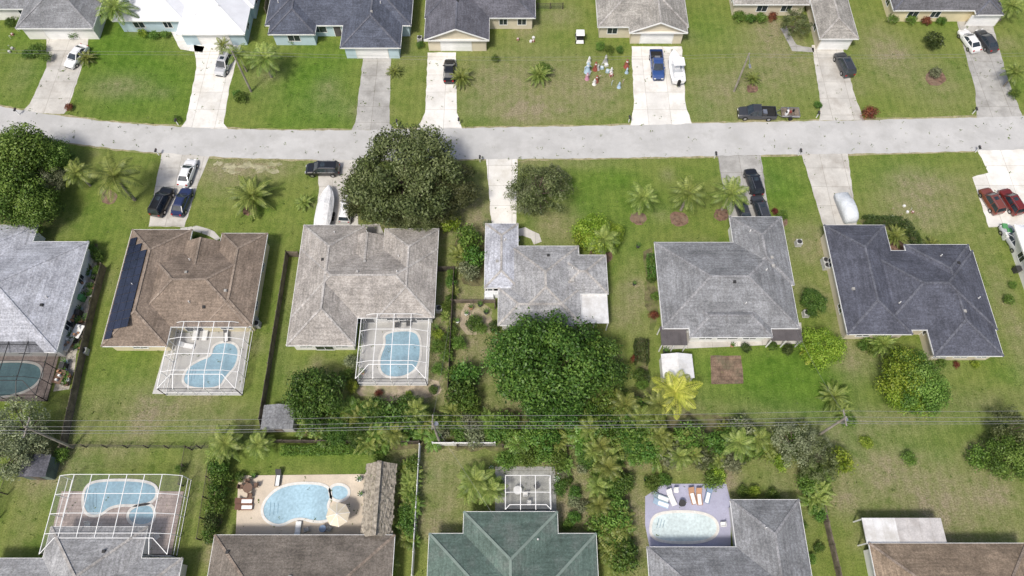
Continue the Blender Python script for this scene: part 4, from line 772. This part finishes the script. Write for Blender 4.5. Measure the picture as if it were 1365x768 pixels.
for x,y in ((480,505),(484,498),(582,440),(690,322),(660,370),(640,408),(628,412),(622,420),(648,418),(610,430),(850,330),(886,470),(975,462),(310,640),(340,636),(480,640),(482,660),(860,640),(655,625),(745,630),(742,640),(762,662),(1100,330),(845,380)): pot(x,y,random.choice(['br','wh','dk','or_']),U(.8,1.3))
for x,y,k in ((110,385,'wh'),(100,430,'dk'),(94,462,'gy'),(108,445,'wh'),(84,505,'br')):
    b=MB(); b.box(-.6,.6,-.9,.9,.85,.9,cm(k)); 
    for sx in (-.5,.5):
        for sy in (-.8,.8): b.cyl((sx,sy,0),(sx,sy,.85),.03,.03,WOOD,5)
    for i in range(5): xx,yy=U(-.45,.2),U(-.75,.5); b.box(xx,xx+.25,yy,yy+.25,.9,U(1.,1.4),random.choice([cm('or_'),cm('wh'),cm('dk'),WOOD]))
    at(b.obj('potting_bench'),x,y,-13)
def mailbox(x,y):
    b=MB(); b.box(-.05,.05,-.05,.05,0,1.1,WHITE); s0=[(.13*math.cos(i*math.pi/7),-.27,1.2+.13*math.sin(i*math.pi/7)) for i in range(8)]; s0+=[(-.13,-.27,1.08),(.13,-.27,1.08)]
    b.loft([s0,[(a,.27,c) for a,_,c in s0]],cm('dk')); b.box(.14,.16,.05,.1,1.2,1.4,cm('red')); at(b.obj('mailbox'),x,y)
for x,y in ((26,153),(238,167),(530,168),(612,166),(838,163),(1088,157),(1296,152),(212,207),(640,216),(952,211),(1064,207),(1300,203),(482,218)): mailbox(x,y)
def ornament(x,y,k,t,s=.6):
    b=MB()
    if t==0:
        b.cyl((0,0,0),(0,0,.9),.55,.22,cm(k),12); b.cyl((0,0,.9),(0,0,1.3),.22,.26,cm(k),12); b.cyl((0,0,1.3),(0,0,1.65),.2,.18,cm('wh'),12); b.cyl((0,0,1.65),(0,0,2.05),.22,.02,cm(k),12)
        for s_ in (-1,1): b.cyl((s_*.24,0,1.25),(s_*.5,0,.95),.09,.06,cm(k),6)
    elif t==1:
        b.cyl((0,0,0),(0,0,.9),.04,.04,cm(k),6); pr=Vector((0,0,.9))
        for i in range(1,7): q=Vector((.18-.18*math.cos(i*.52),0,.9+.18*math.sin(i*.52))); b.cyl(pr,q,.04,.04,cm('wh' if i%2 else k),6); pr=q
    else:
        b.box(-.3,.3,-.3,.3,0,.5,cm(k)); b.box(-.05,.05,-.31,.31,0,.515,cm('wh')); b.box(-.31,.31,-.05,.05,0,.52,cm('wh')); b.bar((-.15,0,.6),(.15,0,.6),.1,.12,cm('wh'))
    at(b.obj('lawn_ornament'),x,y,U(0,90),.01,s)
ornament(783,96,'lb',0,1.05)
for i in range(24): ornament(U(776,836),U(82,118),random.choice(['pink','red','wh','wh','lb','gy']),random.choice([1,2,2,0,0]) if i<18 else 1,U(.55,.9))
for i in range(8): ornament(U(2,30),U(40,70),random.choice(['wh','red','gy']),random.choice([1,2]))
for i in range(7): ornament(U(1180,1220),U(270,292),random.choice(['wh','wh','red']),random.choice([1,2]),.5)
for i in range(4): ornament(U(690,715),U(40,60),random.choice(['wh','red']),2)
# ---------------------------------------------------------------- light, sky, camera
sc=bpy.context.scene; w=bpy.data.worlds.new('World'); sc.world=w; w.use_nodes=True; n=w.node_tree; bg=n.nodes['Background']; sky=n.nodes.new('ShaderNodeTexSky'); sky.sky_type='NISHITA'; sky.sun_disc=False
EL,AZ=math.radians(58),math.radians(212)  # azimuth clockwise from +Y
sky.sun_elevation=EL; sky.sun_rotation=AZ; sky.dust_density=4; sky.air_density=1; sky.ozone_density=.6; L(n,sky.outputs[0],bg.inputs[0]); bg.inputs[1].default_value=.135
sd=bpy.data.lights.new('sun','SUN'); sd.energy=3.2; sd.angle=math.radians(9); sd.color=(1,.96,.89); so=bpy.data.objects.new('sun',sd); col.objects.link(so)
dv=Vector((math.sin(AZ)*math.cos(EL),math.cos(AZ)*math.cos(EL),math.sin(EL))); so.rotation_euler=dv.to_track_quat('Z','Y').to_euler()
cd=bpy.data.cameras.new('camera'); cd.sensor_width=36; cd.lens=36*FP/1365; cd.clip_end=6000; co=bpy.data.objects.new('camera',cd); col.objects.link(co); co.location=(0,0,H); co.rotation_euler=(math.radians(90)-pit,0,0); sc.camera=co
sc.view_settings.view_transform='Standard'; sc.view_settings.look='None'; sc.view_settings.exposure=0
